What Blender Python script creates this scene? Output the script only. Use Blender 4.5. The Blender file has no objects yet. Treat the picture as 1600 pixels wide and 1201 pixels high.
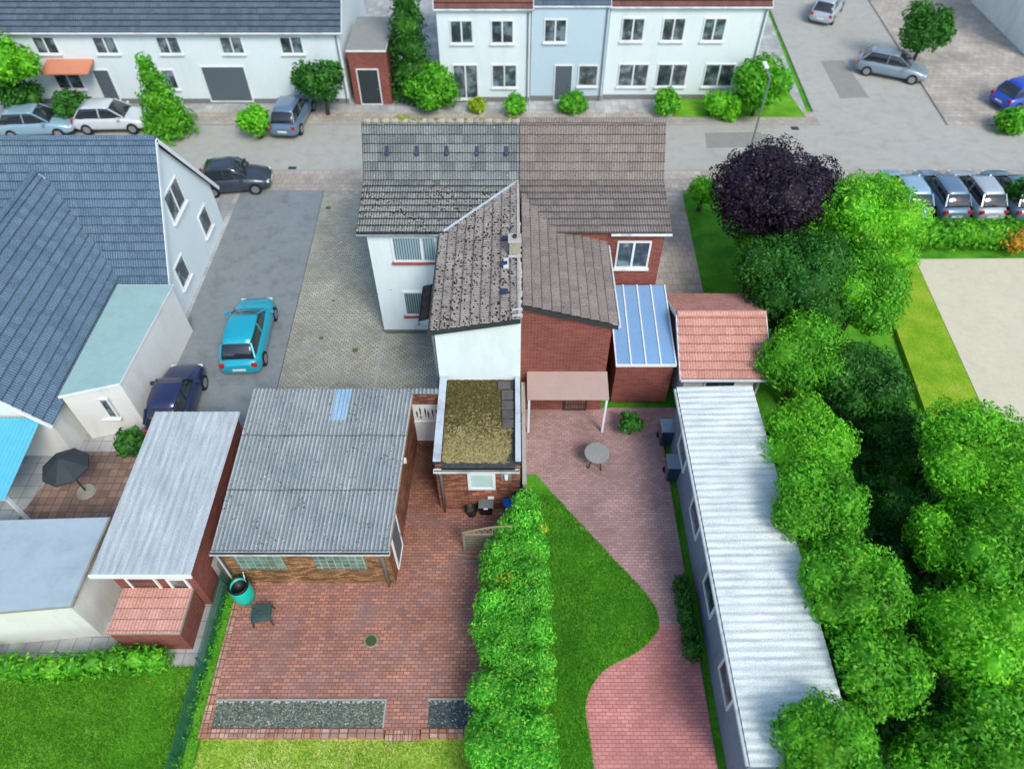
import bpy, math, random
import numpy as np
from mathutils import Vector, Matrix
R = math.radians
rnd = random.Random(7)
SC = bpy.context.scene
COL = SC.collection

# ------------------------------------------------------------------ camera, sky, sun
PITCH = 49.5; HC = 22.0; FPX = 1120.0
cam_d = bpy.data.cameras.new('camera'); cam = bpy.data.objects.new('camera', cam_d); COL.objects.link(cam)
cam.location = (0, 0, HC); cam.rotation_euler = (R(90-PITCH), 0, 0)
cam_d.sensor_width = 36; cam_d.lens = 36*FPX/1600; cam_d.clip_end = 2000; cam_d.clip_start = 0.5
cam_d.dof.use_dof = True; cam_d.dof.focus_distance = 23.6; cam_d.dof.aperture_fstop = 0.2
SC.camera = cam
w = bpy.data.worlds.new('World'); SC.world = w; w.use_nodes = True
wn = w.node_tree; bg = wn.nodes['Background']
sky = wn.nodes.new('ShaderNodeTexSky'); sky.sky_type = 'NISHITA'; sky.sun_disc = False
sky.sun_elevation = R(48); sky.sun_rotation = R(150); sky.dust_density = 1.5; sky.air_density = 1.2
wn.links.new(sky.outputs[0], bg.inputs[0]); bg.inputs[1].default_value = 0.135
sl = bpy.data.lights.new('sun', 'SUN'); sun = bpy.data.objects.new('sun', sl); COL.objects.link(sun)
sl.energy = 1.55; sl.angle = R(20); sl.color = (1.0, 0.95, 0.86)
el, az = R(48), R(150)      # the sun stands high on the camera side
d = Vector((math.sin(az)*math.cos(el), math.cos(az)*math.cos(el), math.sin(el)))
sun.rotation_euler = d.to_track_quat('Z', 'Y').to_euler()
SC.view_settings.view_transform = 'Standard'; SC.view_settings.look = 'None'
SC.view_settings.exposure = 0.70; SC.view_settings.gamma = 1.0

# ------------------------------------------------------------------ measuring helper
def at(px, py, z=0.0):
    """ground plan position of a spot of known height z"""
    a = R(PITCH); u = (px-800)/FPX; v = (600.5-py)/FPX
    dx = u; dy = math.cos(a)+v*math.sin(a); dz = -math.sin(a)+v*math.cos(a)
    t = (z-HC)/dz
    return Vector((dx*t, dy*t, z))

# ------------------------------------------------------------------ materials
class NT:
    def __init__(s, name, rough=0.8, spec=0.3, metal=0.0):
        s.m = bpy.data.materials.new(name); s.m.use_nodes = True
        s.t = s.m.node_tree; s.b = s.t.nodes['Principled BSDF']
        s.b.inputs['Roughness'].default_value = rough; s.b.inputs['Specular IOR Level'].default_value = spec
        s.b.inputs['Metallic'].default_value = metal
        s.uv = None
    def n(s, ty, **kw):
        x = s.t.nodes.new(ty)
        for k, v in kw.items():
            if k in x.inputs.keys(): x.inputs[k].default_value = v
            else: setattr(x, k, v)
        return x
    def l(s, a, b): s.t.links.new(a, b)
    def coord(s, kind='UV'):
        if kind == 'UV': return s.n('ShaderNodeTexCoord').outputs['UV']
        return s.n('ShaderNodeTexCoord').outputs['Object']
    def noise(s, co, scale, detail=4, rough=0.55):
        x = s.n('ShaderNodeTexNoise', Scale=scale, Detail=detail, Roughness=rough); s.l(co, x.inputs['Vector']); return x.outputs['Fac']
    def ramp(s, fac, stops):
        x = s.n('ShaderNodeValToRGB'); e = x.color_ramp.elements
        while len(e) < len(stops): e.new(0.5)
        for i, (p, c) in enumerate(stops):
            e[i].position = p; e[i].color = (c, c, c, 1) if isinstance(c, (int, float)) else tuple(c)+(1,)
        s.l(fac, x.inputs[0]); return x.outputs[0]
    def mix(s, fac, a, b, mode='MIX'):
        x = s.n('ShaderNodeMix', data_type='RGBA', blend_type=mode)
        for v, i in ((fac, 0), (a, 6), (b, 7)):
            if isinstance(v, (int, float)): x.inputs[i].default_value = v if i == 0 else (v, v, v, 1)
            elif isinstance(v, (tuple, list)): x.inputs[i].default_value = tuple(v)+(1,)
            else: s.l(v, x.inputs[i])
        return x.outputs[2]
    def math(s, op, a, b=0.0):
        x = s.n('ShaderNodeMath', operation=op)
        for v, i in ((a, 0), (b, 1)):
            if isinstance(v, (int, float)): x.inputs[i].default_value = v
            else: s.l(v, x.inputs[i])
        return x.outputs[0]
    def mapping(s, co, scale=(1,1,1), rot=0, loc=(0,0,0)):
        x = s.n('ShaderNodeMapping'); x.inputs['Scale'].default_value = scale; x.inputs['Rotation'].default_value = (0,0,rot)
        x.inputs['Location'].default_value = loc
        s.l(co, x.inputs['Vector']); return x.outputs[0]
    def base(s, c):
        if isinstance(c, (tuple, list)): s.b.inputs['Base Color'].default_value = tuple(c)+(1,)
        else: s.l(c, s.b.inputs['Base Color'])
    def bump(s, h, dist=0.01, strength=1.0):
        x = s.n('ShaderNodeBump', Strength=strength, Distance=dist); s.l(h, x.inputs['Height']); s.l(x.outputs[0], s.b.inputs['Normal'])

M = {}
def sc(c, k): return tuple(max(0, min(1, v*k)) for v in c)
def plain(name, c, rough=0.6, var=0.15, scale=3.0, spec=0.3, metal=0.0, dirt=None, bump=0.0):
    n = NT(name, rough, spec, metal); co = n.coord('Object')
    f = n.noise(co, scale, 6); g = n.noise(co, scale*9, 3)
    c0 = n.mix(f, sc(c, 1-var), sc(c, 1+var))
    c1 = n.mix(n.ramp(g, [(0.35, 0.0), (0.7, 1.0)]), c0, n.mix(1.0, c0, (1-var*.8,)*3, 'MULTIPLY'))
    if dirt:
        st = n.noise(n.mapping(co, (1, 1, .25)), 1.3, 6, .65)
        c1 = n.mix(n.ramp(st, [(0.5, 0.0), (0.72, 0.75)]), c1, dirt)
    n.base(c1)
    if bump: n.bump(n.noise(co, scale*14, 4), bump)
    M[name] = n.m; return n.m
def brickmat(name, c1, c2, mortar, bw=.25, bh=.08, ms=.012, offs=.5, sq=1, stain=None, rot=0, mid=None, stain_amt=.5, var=.8, bumpd=.006, rough=.85):
    n = NT(name, rough, .2); co = n.mapping(n.coord('UV'), rot=rot)
    dis = n.n('ShaderNodeTexNoise', Scale=3.0, Detail=2.0); n.l(co, dis.inputs['Vector'])
    va = n.n('ShaderNodeVectorMath', operation='MULTIPLY_ADD'); n.l(dis.outputs['Color'], va.inputs[0]); va.inputs[1].default_value = (.004, .004, 0); n.l(co, va.inputs[2])
    b = n.n('ShaderNodeTexBrick', offset=offs, squash=sq)
    b.inputs['Scale'].default_value = 1.0; b.inputs['Brick Width'].default_value = bw; b.inputs['Row Height'].default_value = bh
    b.inputs['Mortar Size'].default_value = ms; b.inputs['Mortar Smooth'].default_value = .2; b.inputs['Bias'].default_value = 0
    b.inputs['Color1'].default_value = (0, 0, 0, 1); b.inputs['Color2'].default_value = (1, 1, 1, 1); b.inputs['Mortar'].default_value = (.5, .5, .5, 1)
    n.l(va.outputs[0], b.inputs['Vector'])
    stops = [(0.05, c1), (0.95, c2)] if mid is None else [(0.05, c1), (0.55, mid), (0.95, c2)]
    bc = n.ramp(b.outputs['Color'], stops)
    big = n.noise(co, .5, 6, .6)
    bc = n.mix(.55, bc, n.mix(1.0, bc, n.ramp(big, [(.3, .45), (.7, 1.45)]), 'MULTIPLY'))
    fine = n.noise(co, 30, 4)
    bc = n.mix(.5, bc, n.mix(1.0, bc, n.ramp(fine, [(.3, .6), (.7, 1.4)]), 'MULTIPLY'))
    cc = n.mix(b.outputs['Fac'], bc, mortar)
    if stain:
        s2 = n.noise(co, .9, 8, .7)
        cc = n.mix(n.math('MULTIPLY', n.ramp(s2, [(.45, 0.0), (.68, 1.0)]), stain_amt), cc, stain)
    if name == 'patio_pavers':     # paving darker and browner towards the narrow passage, white bird spots
        ob = n.coord('Object'); xyz = n.n('ShaderNodeSeparateXYZ'); n.l(ob, xyz.inputs[0])
        my = n.n('ShaderNodeMapRange'); n.l(xyz.outputs[1], my.inputs[0]); my.inputs[1].default_value = 10.5; my.inputs[2].default_value = 14.6
        mx_ = n.n('ShaderNodeMapRange'); n.l(xyz.outputs[0], mx_.inputs[0]); mx_.inputs[1].default_value = -1.6; mx_.inputs[2].default_value = -2.6
        al = n.math('MULTIPLY', n.math('MULTIPLY', my.outputs[0], mx_.outputs[0]), n.ramp(n.noise(co, 1.7, 6), [(.25, .5), (.65, 1.0)]))
        cc = n.mix(n.math('MULTIPLY', al, .85), cc, n.mix(1.0, cc, (.36,.30,.22), 'MULTIPLY'))
        v3 = n.n('ShaderNodeTexVoronoi', Scale=2.2); n.l(co, v3.inputs['Vector'])
        s3 = n.n('ShaderNodeTexWhiteNoise', noise_dimensions='3D'); n.l(v3.outputs['Position'], s3.inputs['Vector'])
        cc = n.mix(n.math('MULTIPLY', n.math('LESS_THAN', v3.outputs['Distance'], .055), n.math('LESS_THAN', s3.outputs['Value'], .35)), cc, (.70,.66,.58))
    n.base(cc)
    inv = n.math('SUBTRACT', 1.0, b.outputs['Fac'])
    n.bump(n.math('ADD', inv, n.math('MULTIPLY', fine, .3)), bumpd)
    M[name] = n.m; return n.m

brickmat('red_brick', (.16,.05,.035), (.46,.19,.11), (.12,.085,.065), .27, .088, .013, mid=(.32,.10,.055), stain=(.07,.05,.04), stain_amt=.55)
brickmat('ochre_brick', (.16,.07,.03), (.52,.28,.13), (.13,.095,.06), .27, .092, .014, mid=(.38,.19,.085), stain=(.07,.06,.035), stain_amt=.55)
brickmat('neighbour_brick', (.20,.04,.03), (.30,.075,.055), (.22,.14,.12), .24, .075, .011)
brickmat('patio_pavers', (.30,.15,.125), (.48,.235,.165), (.13,.08,.065), .21, .105, .010, mid=(.42,.185,.125), stain=(.28,.19,.19), stain_amt=.5, bumpd=.003)
brickmat('grey_pavers', (.36,.355,.29), (.50,.485,.39), (.13,.135,.10), .21, .11, .016, mid=(.43,.42,.34), stain=(.27,.30,.28), stain_amt=.6, bumpd=.004)
brickmat('pink_pavers', (.36,.235,.22), (.46,.31,.29), (.26,.15,.14), .21, .105, .008, stain=(.26,.17,.16), stain_amt=.4)
brickmat('pink_pavers_bright', (.50,.20,.18), (.60,.27,.25), (.34,.13,.12), .21, .105, .008, stain=(.40,.18,.17), stain_amt=.3)
brickmat('brown_pavers', (.22,.15,.12), (.34,.22,.18), (.12,.09,.08), .3, .3, .012, offs=0, stain=(.09,.08,.07))
brickmat('slab_paving', (.36,.37,.36), (.46,.47,.46), (.22,.22,.21), .5, .5, .012, offs=0, stain=(.26,.27,.26))
brickmat('clinker_edge', (.36,.17,.10), (.56,.36,.24), (.13,.09,.07), .26, .26, .014, offs=0, mid=(.46,.25,.18), stain=(.34,.28,.30), stain_amt=.5)
brickmat('glass_block', (.10,.20,.17), (.22,.36,.30), (.36,.42,.37), .24, .24, .022, offs=0, mid=(.15,.28,.23), stain=(.05,.09,.07), stain_amt=.6, rough=.25)

def tilemat(name, c1, c2, moss, lichen, tw, th, moss_lo=0.0, moss_amt=1.0, spots=26.0, mossrange=None, lich_amt=.5, edge_amt=.85):
    n = NT(name, .9, .15); co = n.coord('UV')
    sx = n.n('ShaderNodeSeparateXYZ'); n.l(co, sx.inputs[0])
    tx = n.math('FLOOR', n.math('DIVIDE', sx.outputs[0], tw)); ty = n.math('FLOOR', n.math('DIVIDE', sx.outputs[1], th))
    cx = n.n('ShaderNodeCombineXYZ'); n.l(tx, cx.inputs[0]); n.l(ty, cx.inputs[1])
    wn_ = n.n('ShaderNodeTexWhiteNoise', noise_dimensions='2D'); n.l(cx.outputs[0], wn_.inputs['Vector'])
    c = n.mix(wn_.outputs['Value'], c1, c2)
    big = n.noise(co, .7, 6, .6); fine = n.noise(co, 18, 6, .7)
    c = n.mix(.75, c, n.mix(1.0, c, n.ramp(fine, [(.3, .45), (.7, 1.7)]), 'MULTIPLY'))
    reg = None
    if mossrange:      # the band of the slope that stays damp
        r = n.n('ShaderNodeMapRange'); n.l(sx.outputs[1], r.inputs[0])
        r.inputs[1].default_value, r.inputs[2].default_value = mossrange; r.inputs[3].default_value = 1; r.inputs[4].default_value = 0
        reg = n.math('MULTIPLY', r.outputs[0], n.ramp(big, [(.36, .15), (.55, 1.0)]))
    else: reg = n.ramp(big, [(.30, .35), (.55, 1.0)])
    lf = n.math('MULTIPLY', n.math('MULTIPLY', n.ramp(n.noise(co, 7, 5, .7), [(.38, 0.0), (.58, 1.0)]), reg), lich_amt)
    c = n.mix(lf, c, lichen)
    v = n.n('ShaderNodeTexVoronoi', Scale=spots*.32); n.l(co, v.inputs['Vector'])
    thr = n.math('MULTIPLY', reg, .36*moss_amt)
    wob = n.math('ADD', v.outputs['Distance'], n.math('MULTIPLY', n.math('SUBTRACT', fine, .5), .35))
    sel = n.n('ShaderNodeTexWhiteNoise', noise_dimensions='3D'); n.l(v.outputs['Position'], sel.inputs['Vector'])
    keep = n.math('LESS_THAN', sel.outputs['Value'], .62)
    mf = n.math('MULTIPLY', n.math('LESS_THAN', wob, thr), keep)
    c = n.mix(mf, c, moss)
    if name in ('grey_roof_tile', 'mossy_roof_tile'):
        v2 = n.n('ShaderNodeTexVoronoi', Scale=3.2); n.l(co, v2.inputs['Vector'])
        c = n.mix(n.math('LESS_THAN', v2.outputs['Distance'], n.math('MULTIPLY', big, .14)), c, (.55,.56,.52))
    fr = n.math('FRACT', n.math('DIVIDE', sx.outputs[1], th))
    edge = n.math('LESS_THAN', n.math('ADD', fr, n.math('MULTIPLY', n.math('SUBTRACT', fine, .5), .10)), .13)  # shadow line under each tile lip, put into the colour
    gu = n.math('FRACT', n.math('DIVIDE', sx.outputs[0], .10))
    groove = n.math('MULTIPLY', n.math('GREATER_THAN', gu, .56), n.math('LESS_THAN', gu, .94))  # shade between the ribs, painted dark to strengthen the relief
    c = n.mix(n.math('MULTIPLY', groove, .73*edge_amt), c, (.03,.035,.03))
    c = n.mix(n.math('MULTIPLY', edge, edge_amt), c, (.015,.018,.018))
    n.base(c); n.bump(n.math('ADD', fine, n.math('MULTIPLY', mf, 1.5)), .012)
    M[name] = n.m; return n.m
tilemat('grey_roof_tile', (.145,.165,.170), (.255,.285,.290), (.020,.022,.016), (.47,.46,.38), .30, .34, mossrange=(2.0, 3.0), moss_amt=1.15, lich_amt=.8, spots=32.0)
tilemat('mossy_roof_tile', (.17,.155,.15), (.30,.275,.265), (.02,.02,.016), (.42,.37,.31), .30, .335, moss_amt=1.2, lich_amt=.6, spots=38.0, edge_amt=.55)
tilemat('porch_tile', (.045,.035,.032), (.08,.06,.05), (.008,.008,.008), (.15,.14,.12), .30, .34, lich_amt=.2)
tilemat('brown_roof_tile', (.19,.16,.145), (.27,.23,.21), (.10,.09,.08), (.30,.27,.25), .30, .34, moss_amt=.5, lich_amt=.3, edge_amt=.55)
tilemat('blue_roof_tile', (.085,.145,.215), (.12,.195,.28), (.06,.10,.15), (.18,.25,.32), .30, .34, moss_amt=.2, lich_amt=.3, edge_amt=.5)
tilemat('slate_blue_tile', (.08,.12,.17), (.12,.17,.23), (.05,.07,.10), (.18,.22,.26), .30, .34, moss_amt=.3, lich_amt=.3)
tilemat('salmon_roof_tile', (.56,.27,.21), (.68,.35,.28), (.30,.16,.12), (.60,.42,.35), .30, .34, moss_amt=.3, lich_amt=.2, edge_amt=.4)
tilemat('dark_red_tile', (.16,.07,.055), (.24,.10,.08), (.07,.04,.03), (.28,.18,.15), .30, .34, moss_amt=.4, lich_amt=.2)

def fibremat(name, c1, c2, spotc=(.03,.035,.035), spots=True):
    n = NT(name, .85, .2); co = n.coord('UV')
    st = n.noise(n.mapping(co, (9, .8, 1)), 1.0, 6, .65); bigf = n.noise(co, .6, 6, .65); fine = n.noise(co, 22, 6, .7)
    c = n.mix(n.ramp(bigf, [(.35, 0.0), (.65, 1.0)]), c1, c2)
    c = n.mix(.6, c, n.mix(1.0, c, n.ramp(st, [(.3, .6), (.7, 1.4)]), 'MULTIPLY'))
    c = n.mix(.55, c, n.mix(1.0, c, n.ramp(fine, [(.3, .5), (.7, 1.5)]), 'MULTIPLY'))
    if spots:
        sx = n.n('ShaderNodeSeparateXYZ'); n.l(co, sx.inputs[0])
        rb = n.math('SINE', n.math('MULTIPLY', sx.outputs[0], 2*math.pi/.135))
        c = n.mix(n.math('MULTIPLY', n.ramp(rb, [(0.0, 1.0), (.35, 0.0)]), .5), c, (.09,.11,.12))  # shading of the corrugation painted in: valleys darker than crests
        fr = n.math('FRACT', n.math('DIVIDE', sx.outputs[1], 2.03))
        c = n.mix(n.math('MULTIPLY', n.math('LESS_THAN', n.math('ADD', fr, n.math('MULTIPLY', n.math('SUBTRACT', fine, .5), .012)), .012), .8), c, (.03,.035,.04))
        for sc_, th, keepf, col in ((11.0, .24, .42, spotc), (6.0, .15, .40, spotc), (19.0, .26, .30, sc(spotc, 2.2)), (7.0, .13, .22, (.72,.73,.70))):
            v = n.n('ShaderNodeTexVoronoi', Scale=sc_); n.l(co, v.inputs['Vector'])
            sel = n.n('ShaderNodeTexWhiteNoise', noise_dimensions='3D'); n.l(v.outputs['Position'], sel.inputs['Vector'])
            th2 = n.math('MULTIPLY', n.ramp(n.noise(co, .9, 3), [(.35, .35), (.7, 1.0)]), th*1.3)
            wob = n.math('ADD', v.outputs['Distance'], n.math('MULTIPLY', n.math('SUBTRACT', fine, .5), .25))
            mf = n.math('MULTIPLY', n.math('LESS_THAN', wob, th2), n.math('LESS_THAN', sel.outputs['Value'], keepf))
            c = n.mix(mf, c, col)
    n.base(c); n.bump(fine, .006); M[name] = n.m; return n.m
fibremat('fibre_cement', (.28,.325,.335), (.40,.435,.435))
fibremat('blue_sheet', (.25,.40,.52), (.33,.49,.62), spots=False)
fibremat('white_sheet', (.54,.60,.59), (.68,.73,.71), spots=False)
fibremat('grey_sheet', (.36,.42,.44), (.44,.49,.50), spots=False)

plain('white_render', (.70,.80,.82), .9, .04, .8, dirt=(.60,.69,.71), bump=.004)
plain('white_paint', (.76,.80,.81), .45, .05, 2, dirt=(.55,.58,.56))
plain('cream_render', (.72,.74,.70), .9, .04, .8, dirt=(.56,.57,.53), bump=.004)
plain('pale_blue_render', (.48,.62,.70), .9, .05, .8, bump=.004)
plain('grey_plinth', (.20,.21,.20), .9, .2, 3, bump=.004)
plain('zinc', (.32,.37,.40), .45, .2, 4, metal=.55, dirt=(.12,.13,.13))
plain('white_gutter', (.62,.66,.68), .45, .1, 4, dirt=(.2,.22,.22))
plain('coping_metal', (.50,.57,.61), .5, .12, 4, dirt=(.25,.28,.28))
plain('dark_board', (.035,.045,.05), .6, .2, 4)
plain('dark_metal', (.05,.055,.06), .5, .2, 4)
plain('dark_plastic', (.012,.013,.014), .45, .2, 4)
plain('grey_plastic', (.17,.185,.19), .5, .15, 4, dirt=(.30,.31,.30))
plain('blue_plastic', (.01,.12,.55), .4, .1, 4)
plain('deep_blue_plastic', (.02,.05,.55), .4, .1, 4)
plain('teal_plastic', (.01,.50,.40), .35, .08, 2)
plain('dark_green_wood', (.03,.085,.08), .6, .25, 8, dirt=(.09,.13,.12))
plain('grey_wood', (.25,.26,.19), .9, .3, 6, dirt=(.08,.09,.05), bump=.006)
plain('raw_wood', (.36,.26,.16), .85, .25, 6, bump=.004)
plain('bark', (.10,.075,.055), .95, .35, 5, bump=.02)
plain('concrete', (.33,.32,.28), .95, .15, 3, dirt=(.16,.17,.13), bump=.006)
plain('pale_mortar', (.48,.46,.42), .95, .2, 8, dirt=(.2,.2,.16), bump=.012)
plain('grey_door', (.10,.13,.155), .5, .1, 2)
plain('blind_fabric', (.42,.52,.55), .8, .1, 5)
plain('red_sill', (.34,.09,.06), .6, .2, 9)
plain('asphalt', (.22,.25,.26), .9, .12, .35, dirt=(.12,.14,.15), bump=.004)
plain('road_asphalt', (.40,.40,.36), .9, .10, .25, dirt=(.30,.30,.27), bump=.003)
brickmat('pavement_slabs', (.38,.34,.29), (.47,.43,.37), (.24,.22,.19), .4, .4, .014, stain=(.30,.27,.23), stain_amt=.5, bumpd=.003)
plain('kerbstone', (.36,.36,.34), .9, .15, 3)
plain('sand', (.60,.56,.42), .95, .08, .5, dirt=(.50,.46,.34), bump=.01)
plain('teal_bitumen', (.30,.47,.46), .8, .07, .5, dirt=(.25,.39,.39))
plain('blue_grey_roof', (.36,.45,.50), .8, .07, .6, dirt=(.27,.34,.38))
plain('cyan_sheet', (.12,.50,.66), .35, .1, 1)
plain('blue_glass', (.20,.36,.58), .15, .1, 1)
plain('tarmac_white', (.8,.8,.78), .8, .05, 2)
plain('tyre', (.015,.015,.016), .85, .1, 4)
plain('rim', (.45,.46,.48), .3, .1, 4, metal=.8)
plain('headlamp', (.7,.72,.72), .15, .05, 4)
plain('tail_light', (.45,.02,.02), .25, .05, 4)
plain('orange_cloth', (.60,.24,.14), .8, .1, 3)
plain('leaf_litter', (.16,.14,.07), .95, .4, 8, bump=.01)
plain('old_tile', (.13,.125,.13), .85, .3, 7, dirt=(.06,.06,.05), bump=.006)
plain('olive_stone', (.26,.28,.17), .95, .2, 9)
plain('moss_cover', (.07,.10,.045), .95, .35, 9)
plain('road_patch', (.27,.27,.25), .95, .12, 1.5, dirt=(.22,.22,.2), bump=.004)
plain('soil', (.10,.085,.055), 1.0, .3, 3, bump=.02)
plain('chimney_render', (.40,.37,.30), .95, .2, 5, dirt=(.18,.16,.12), bump=.01)
plain('bluish_wall', (.22,.27,.36), .8, .1, 2, dirt=(.13,.15,.19))
plain('garden_grey', (.28,.29,.28), .9, .15, 2)

def glass(name, c, rough=.06):
    n = NT(name, rough, .8); n.b.inputs['Coat Weight'].default_value = .3
    n.base(n.ramp(n.noise(n.coord('Object'), 1.9, 3), [(.35, sc(c, .5)), (.5, sc(c, 1.2)), (.62, sc(c, 3.5))] if name == 'window_glass' else [(.3, sc(c, .88)), (.7, sc(c, 1.08))])); M[name] = n.m
glass('window_glass', (.05,.07,.08)); glass('car_glass', (.02,.025,.03)); glass('frosted_glass', (.50,.68,.66), .3)
def blinds(name, c, gap):
    n = NT(name, .12, .6); co = n.coord('UV')
    wv = n.n('ShaderNodeTexWave', Scale=1.0, wave_type='BANDS', bands_direction='X'); wv.inputs['Scale'].default_value = 3.3; wv.inputs['Distortion'].default_value = .15
    n.l(co, wv.inputs['Vector'])
    c1 = n.mix(n.ramp(wv.outputs['Fac'], [(.25, 0.0), (.45, 1.0)]), gap, c)
    n.base(n.mix(n.noise(co, 1.5, 3), c1, n.mix(1.0, c1, (.7,.75,.78), 'MULTIPLY'))); M[name] = n.m
blinds('blinds_behind_glass', (.36,.48,.54), (.12,.18,.21))
blinds('dark_blinds_behind_glass', (.24,.33,.35), (.03,.06,.065))

def carpaint(name, c):
    n = NT(name, .28, .5, .2); n.b.inputs['Coat Weight'].default_value = .7; n.b.inputs['Coat Roughness'].default_value = .08
    n.base(n.mix(n.noise(n.coord('Object'), 3, 4), sc(c, .92), sc(c, 1.08))); M[name] = n.m
carpaint('turquoise_paint', (.01,.40,.52)); carpaint('navy_paint', (.02,.03,.09)); carpaint('dark_grey_paint', (.04,.055,.075))
carpaint('silver_paint', (.40,.46,.50)); carpaint('blue_paint', (.02,.08,.50)); carpaint('pale_blue_paint', (.28,.44,.54)); carpaint('white_car_paint', (.65,.70,.72))
carpaint('steel_blue_paint', (.12,.20,.29)); carpaint('grey_blue_paint', (.22,.29,.35))

def leafmat(name, c1, c2, c3=None, trans=.35):
    n = NT(name, .5, .3); co = n.coord('Object')
    g = n.n('ShaderNodeNewGeometry')
    c = n.ramp(g.outputs['Random Per Island'], [(0.0, c1), (.6, c2), (1.0, c3 or sc(c2, 1.35))])
    c = n.mix(.7, c, n.mix(1.0, c, n.ramp(n.noise(co, .8, 4), [(.3, .6), (.7, 1.4)]), 'MULTIPLY'))
    n.base(c)
    tr = n.n('ShaderNodeBsdfTranslucent'); n.l(c, tr.inputs[0]); mx = n.n('ShaderNodeMixShader'); mx.inputs[0].default_value = trans
    out = n.t.nodes['Material Output']; n.l(n.b.outputs[0], mx.inputs[1]); n.l(tr.outputs[0], mx.inputs[2]); n.l(mx.outputs[0], out.inputs[0])
    M[name] = n.m
leafmat('laurel_leaf', (.05,.34,.02), (.11,.60,.04), (.40,.80,.08))
leafmat('green_leaf', (.055,.28,.012), (.11,.46,.02), (.22,.58,.03))
leafmat('dark_leaf', (.02,.10,.015), (.04,.20,.02), (.08,.28,.03))
leafmat('bright_leaf', (.09,.40,.012), (.16,.60,.02), (.30,.72,.04))
leafmat('yellow_leaf', (.22,.36,.02), (.36,.50,.03), (.48,.60,.06))
leafmat('purple_leaf', (.012,.008,.016), (.028,.016,.035), (.055,.03,.06), .15)
leafmat('grass_blade', (.18,.42,.03), (.38,.58,.07), (.64,.70,.20))
leafmat('green_grass_blade', (.06,.26,.015), (.10,.38,.02), (.20,.48,.04))
def grassmat(name, c1, c2, c3):
    n = NT(name, .95, .1); co = n.coord('UV')
    a = n.noise(co, .9, 8, .65); b = n.noise(co, 14, 6, .7)
    c = n.ramp(a, [(.32, c1), (.5, c2), (.68, c3)])
    c = n.mix(.75, c, n.mix(1.0, c, n.ramp(b, [(.3, .5), (.7, 1.5)]), 'MULTIPLY'))
    n.base(c); n.bump(b, .03); M[name] = n.m
grassmat('lawn_grass', (.18,.40,.03), (.40,.55,.08), (.66,.68,.26))
grassmat('neighbour_grass', (.04,.20,.015), (.08,.30,.02), (.14,.38,.03))
grassmat('bright_grass', (.07,.24,.015), (.12,.33,.02), (.20,.42,.04))
grassmat('yellow_grass', (.12,.30,.015), (.22,.38,.02), (.32,.42,.05))
def gravelmat(name, a, b_, c_):
    n = NT(name, .9, .2); co = n.coord('UV')
    v = n.n('ShaderNodeTexVoronoi', Scale=24.0); n.l(co, v.inputs['Vector'])
    s = n.n('ShaderNodeSeparateColor'); n.l(v.outputs['Color'], s.inputs[0])
    c = n.ramp(s.outputs[0], [(0.0, a), (.6, b_), (.93, c_), (1.0, (.55,.55,.5))])
    n.base(c); n.bump(n.math('SUBTRACT', 1.0, v.outputs['Distance']), .03); M[name] = n.m
gravelmat('bed_gravel', (.05,.07,.06), (.15,.19,.155), (.30,.30,.22))
gravelmat('dark_bed_gravel', (.03,.045,.05), (.09,.12,.125), (.20,.22,.20))
def mossroof():
    n = NT('moss_roof', 1.0, .1); co = n.coord('UV'); ob = n.coord('Object')
    sx = n.n('ShaderNodeSeparateXYZ'); n.l(ob, sx.inputs[0])
    big = n.noise(co, .9, 6, .65); f = n.noise(co, 10, 7, .85); clump = n.noise(co, 3.2, 7, .75)
    r = n.n('ShaderNodeMapRange'); n.l(sx.outputs[1], r.inputs[0]); r.inputs[1].default_value = 13.1; r.inputs[2].default_value = 16.7; r.inputs[3].default_value = .62; r.inputs[4].default_value = .30
    dry = n.ramp(n.math('ADD', n.math('MULTIPLY', clump, .8), n.math('SUBTRACT', r.outputs[0], .35)), [(.50, 0.0), (.58, 1.0)])
    m0 = n.ramp(f, [(.3, (.018,.018,.008)), (.48, (.065,.055,.018)), (.56, (.15,.12,.04)), (.64, (.42,.34,.18))])
    m1 = n.ramp(f, [(.38, (.05,.045,.015)), (.50, (.30,.25,.10)), (.60, (.52,.44,.23)), (.7, (.70,.62,.42))])
    c = n.mix(dry, m0, m1)
    e = n.n('ShaderNodeMapRange'); n.l(sx.outputs[1], e.inputs[0]); e.inputs[1].default_value = 13.0; e.inputs[2].default_value = 13.6
    e2 = n.n('ShaderNodeMapRange'); n.l(sx.outputs[0], e2.inputs[0]); e2.inputs[1].default_value = .06; e2.inputs[2].default_value = -.25
    ee = n.math('MULTIPLY', e.outputs[0], n.math('ADD', e2.outputs[0], n.math('MULTIPLY', clump, .5)))
    bare = n.math('LESS_THAN', n.math('ADD', ee, n.math('MULTIPLY', n.math('SUBTRACT', clump, .5), 1.4)), .5)
    c = n.mix(bare, c, n.ramp(f, [(.3, (.03,.036,.036)), (.7, (.10,.115,.11))]))
    n.base(c); n.bump(n.math('ADD', f, clump), .05); M['moss_roof'] = n.m
mossroof()

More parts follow.
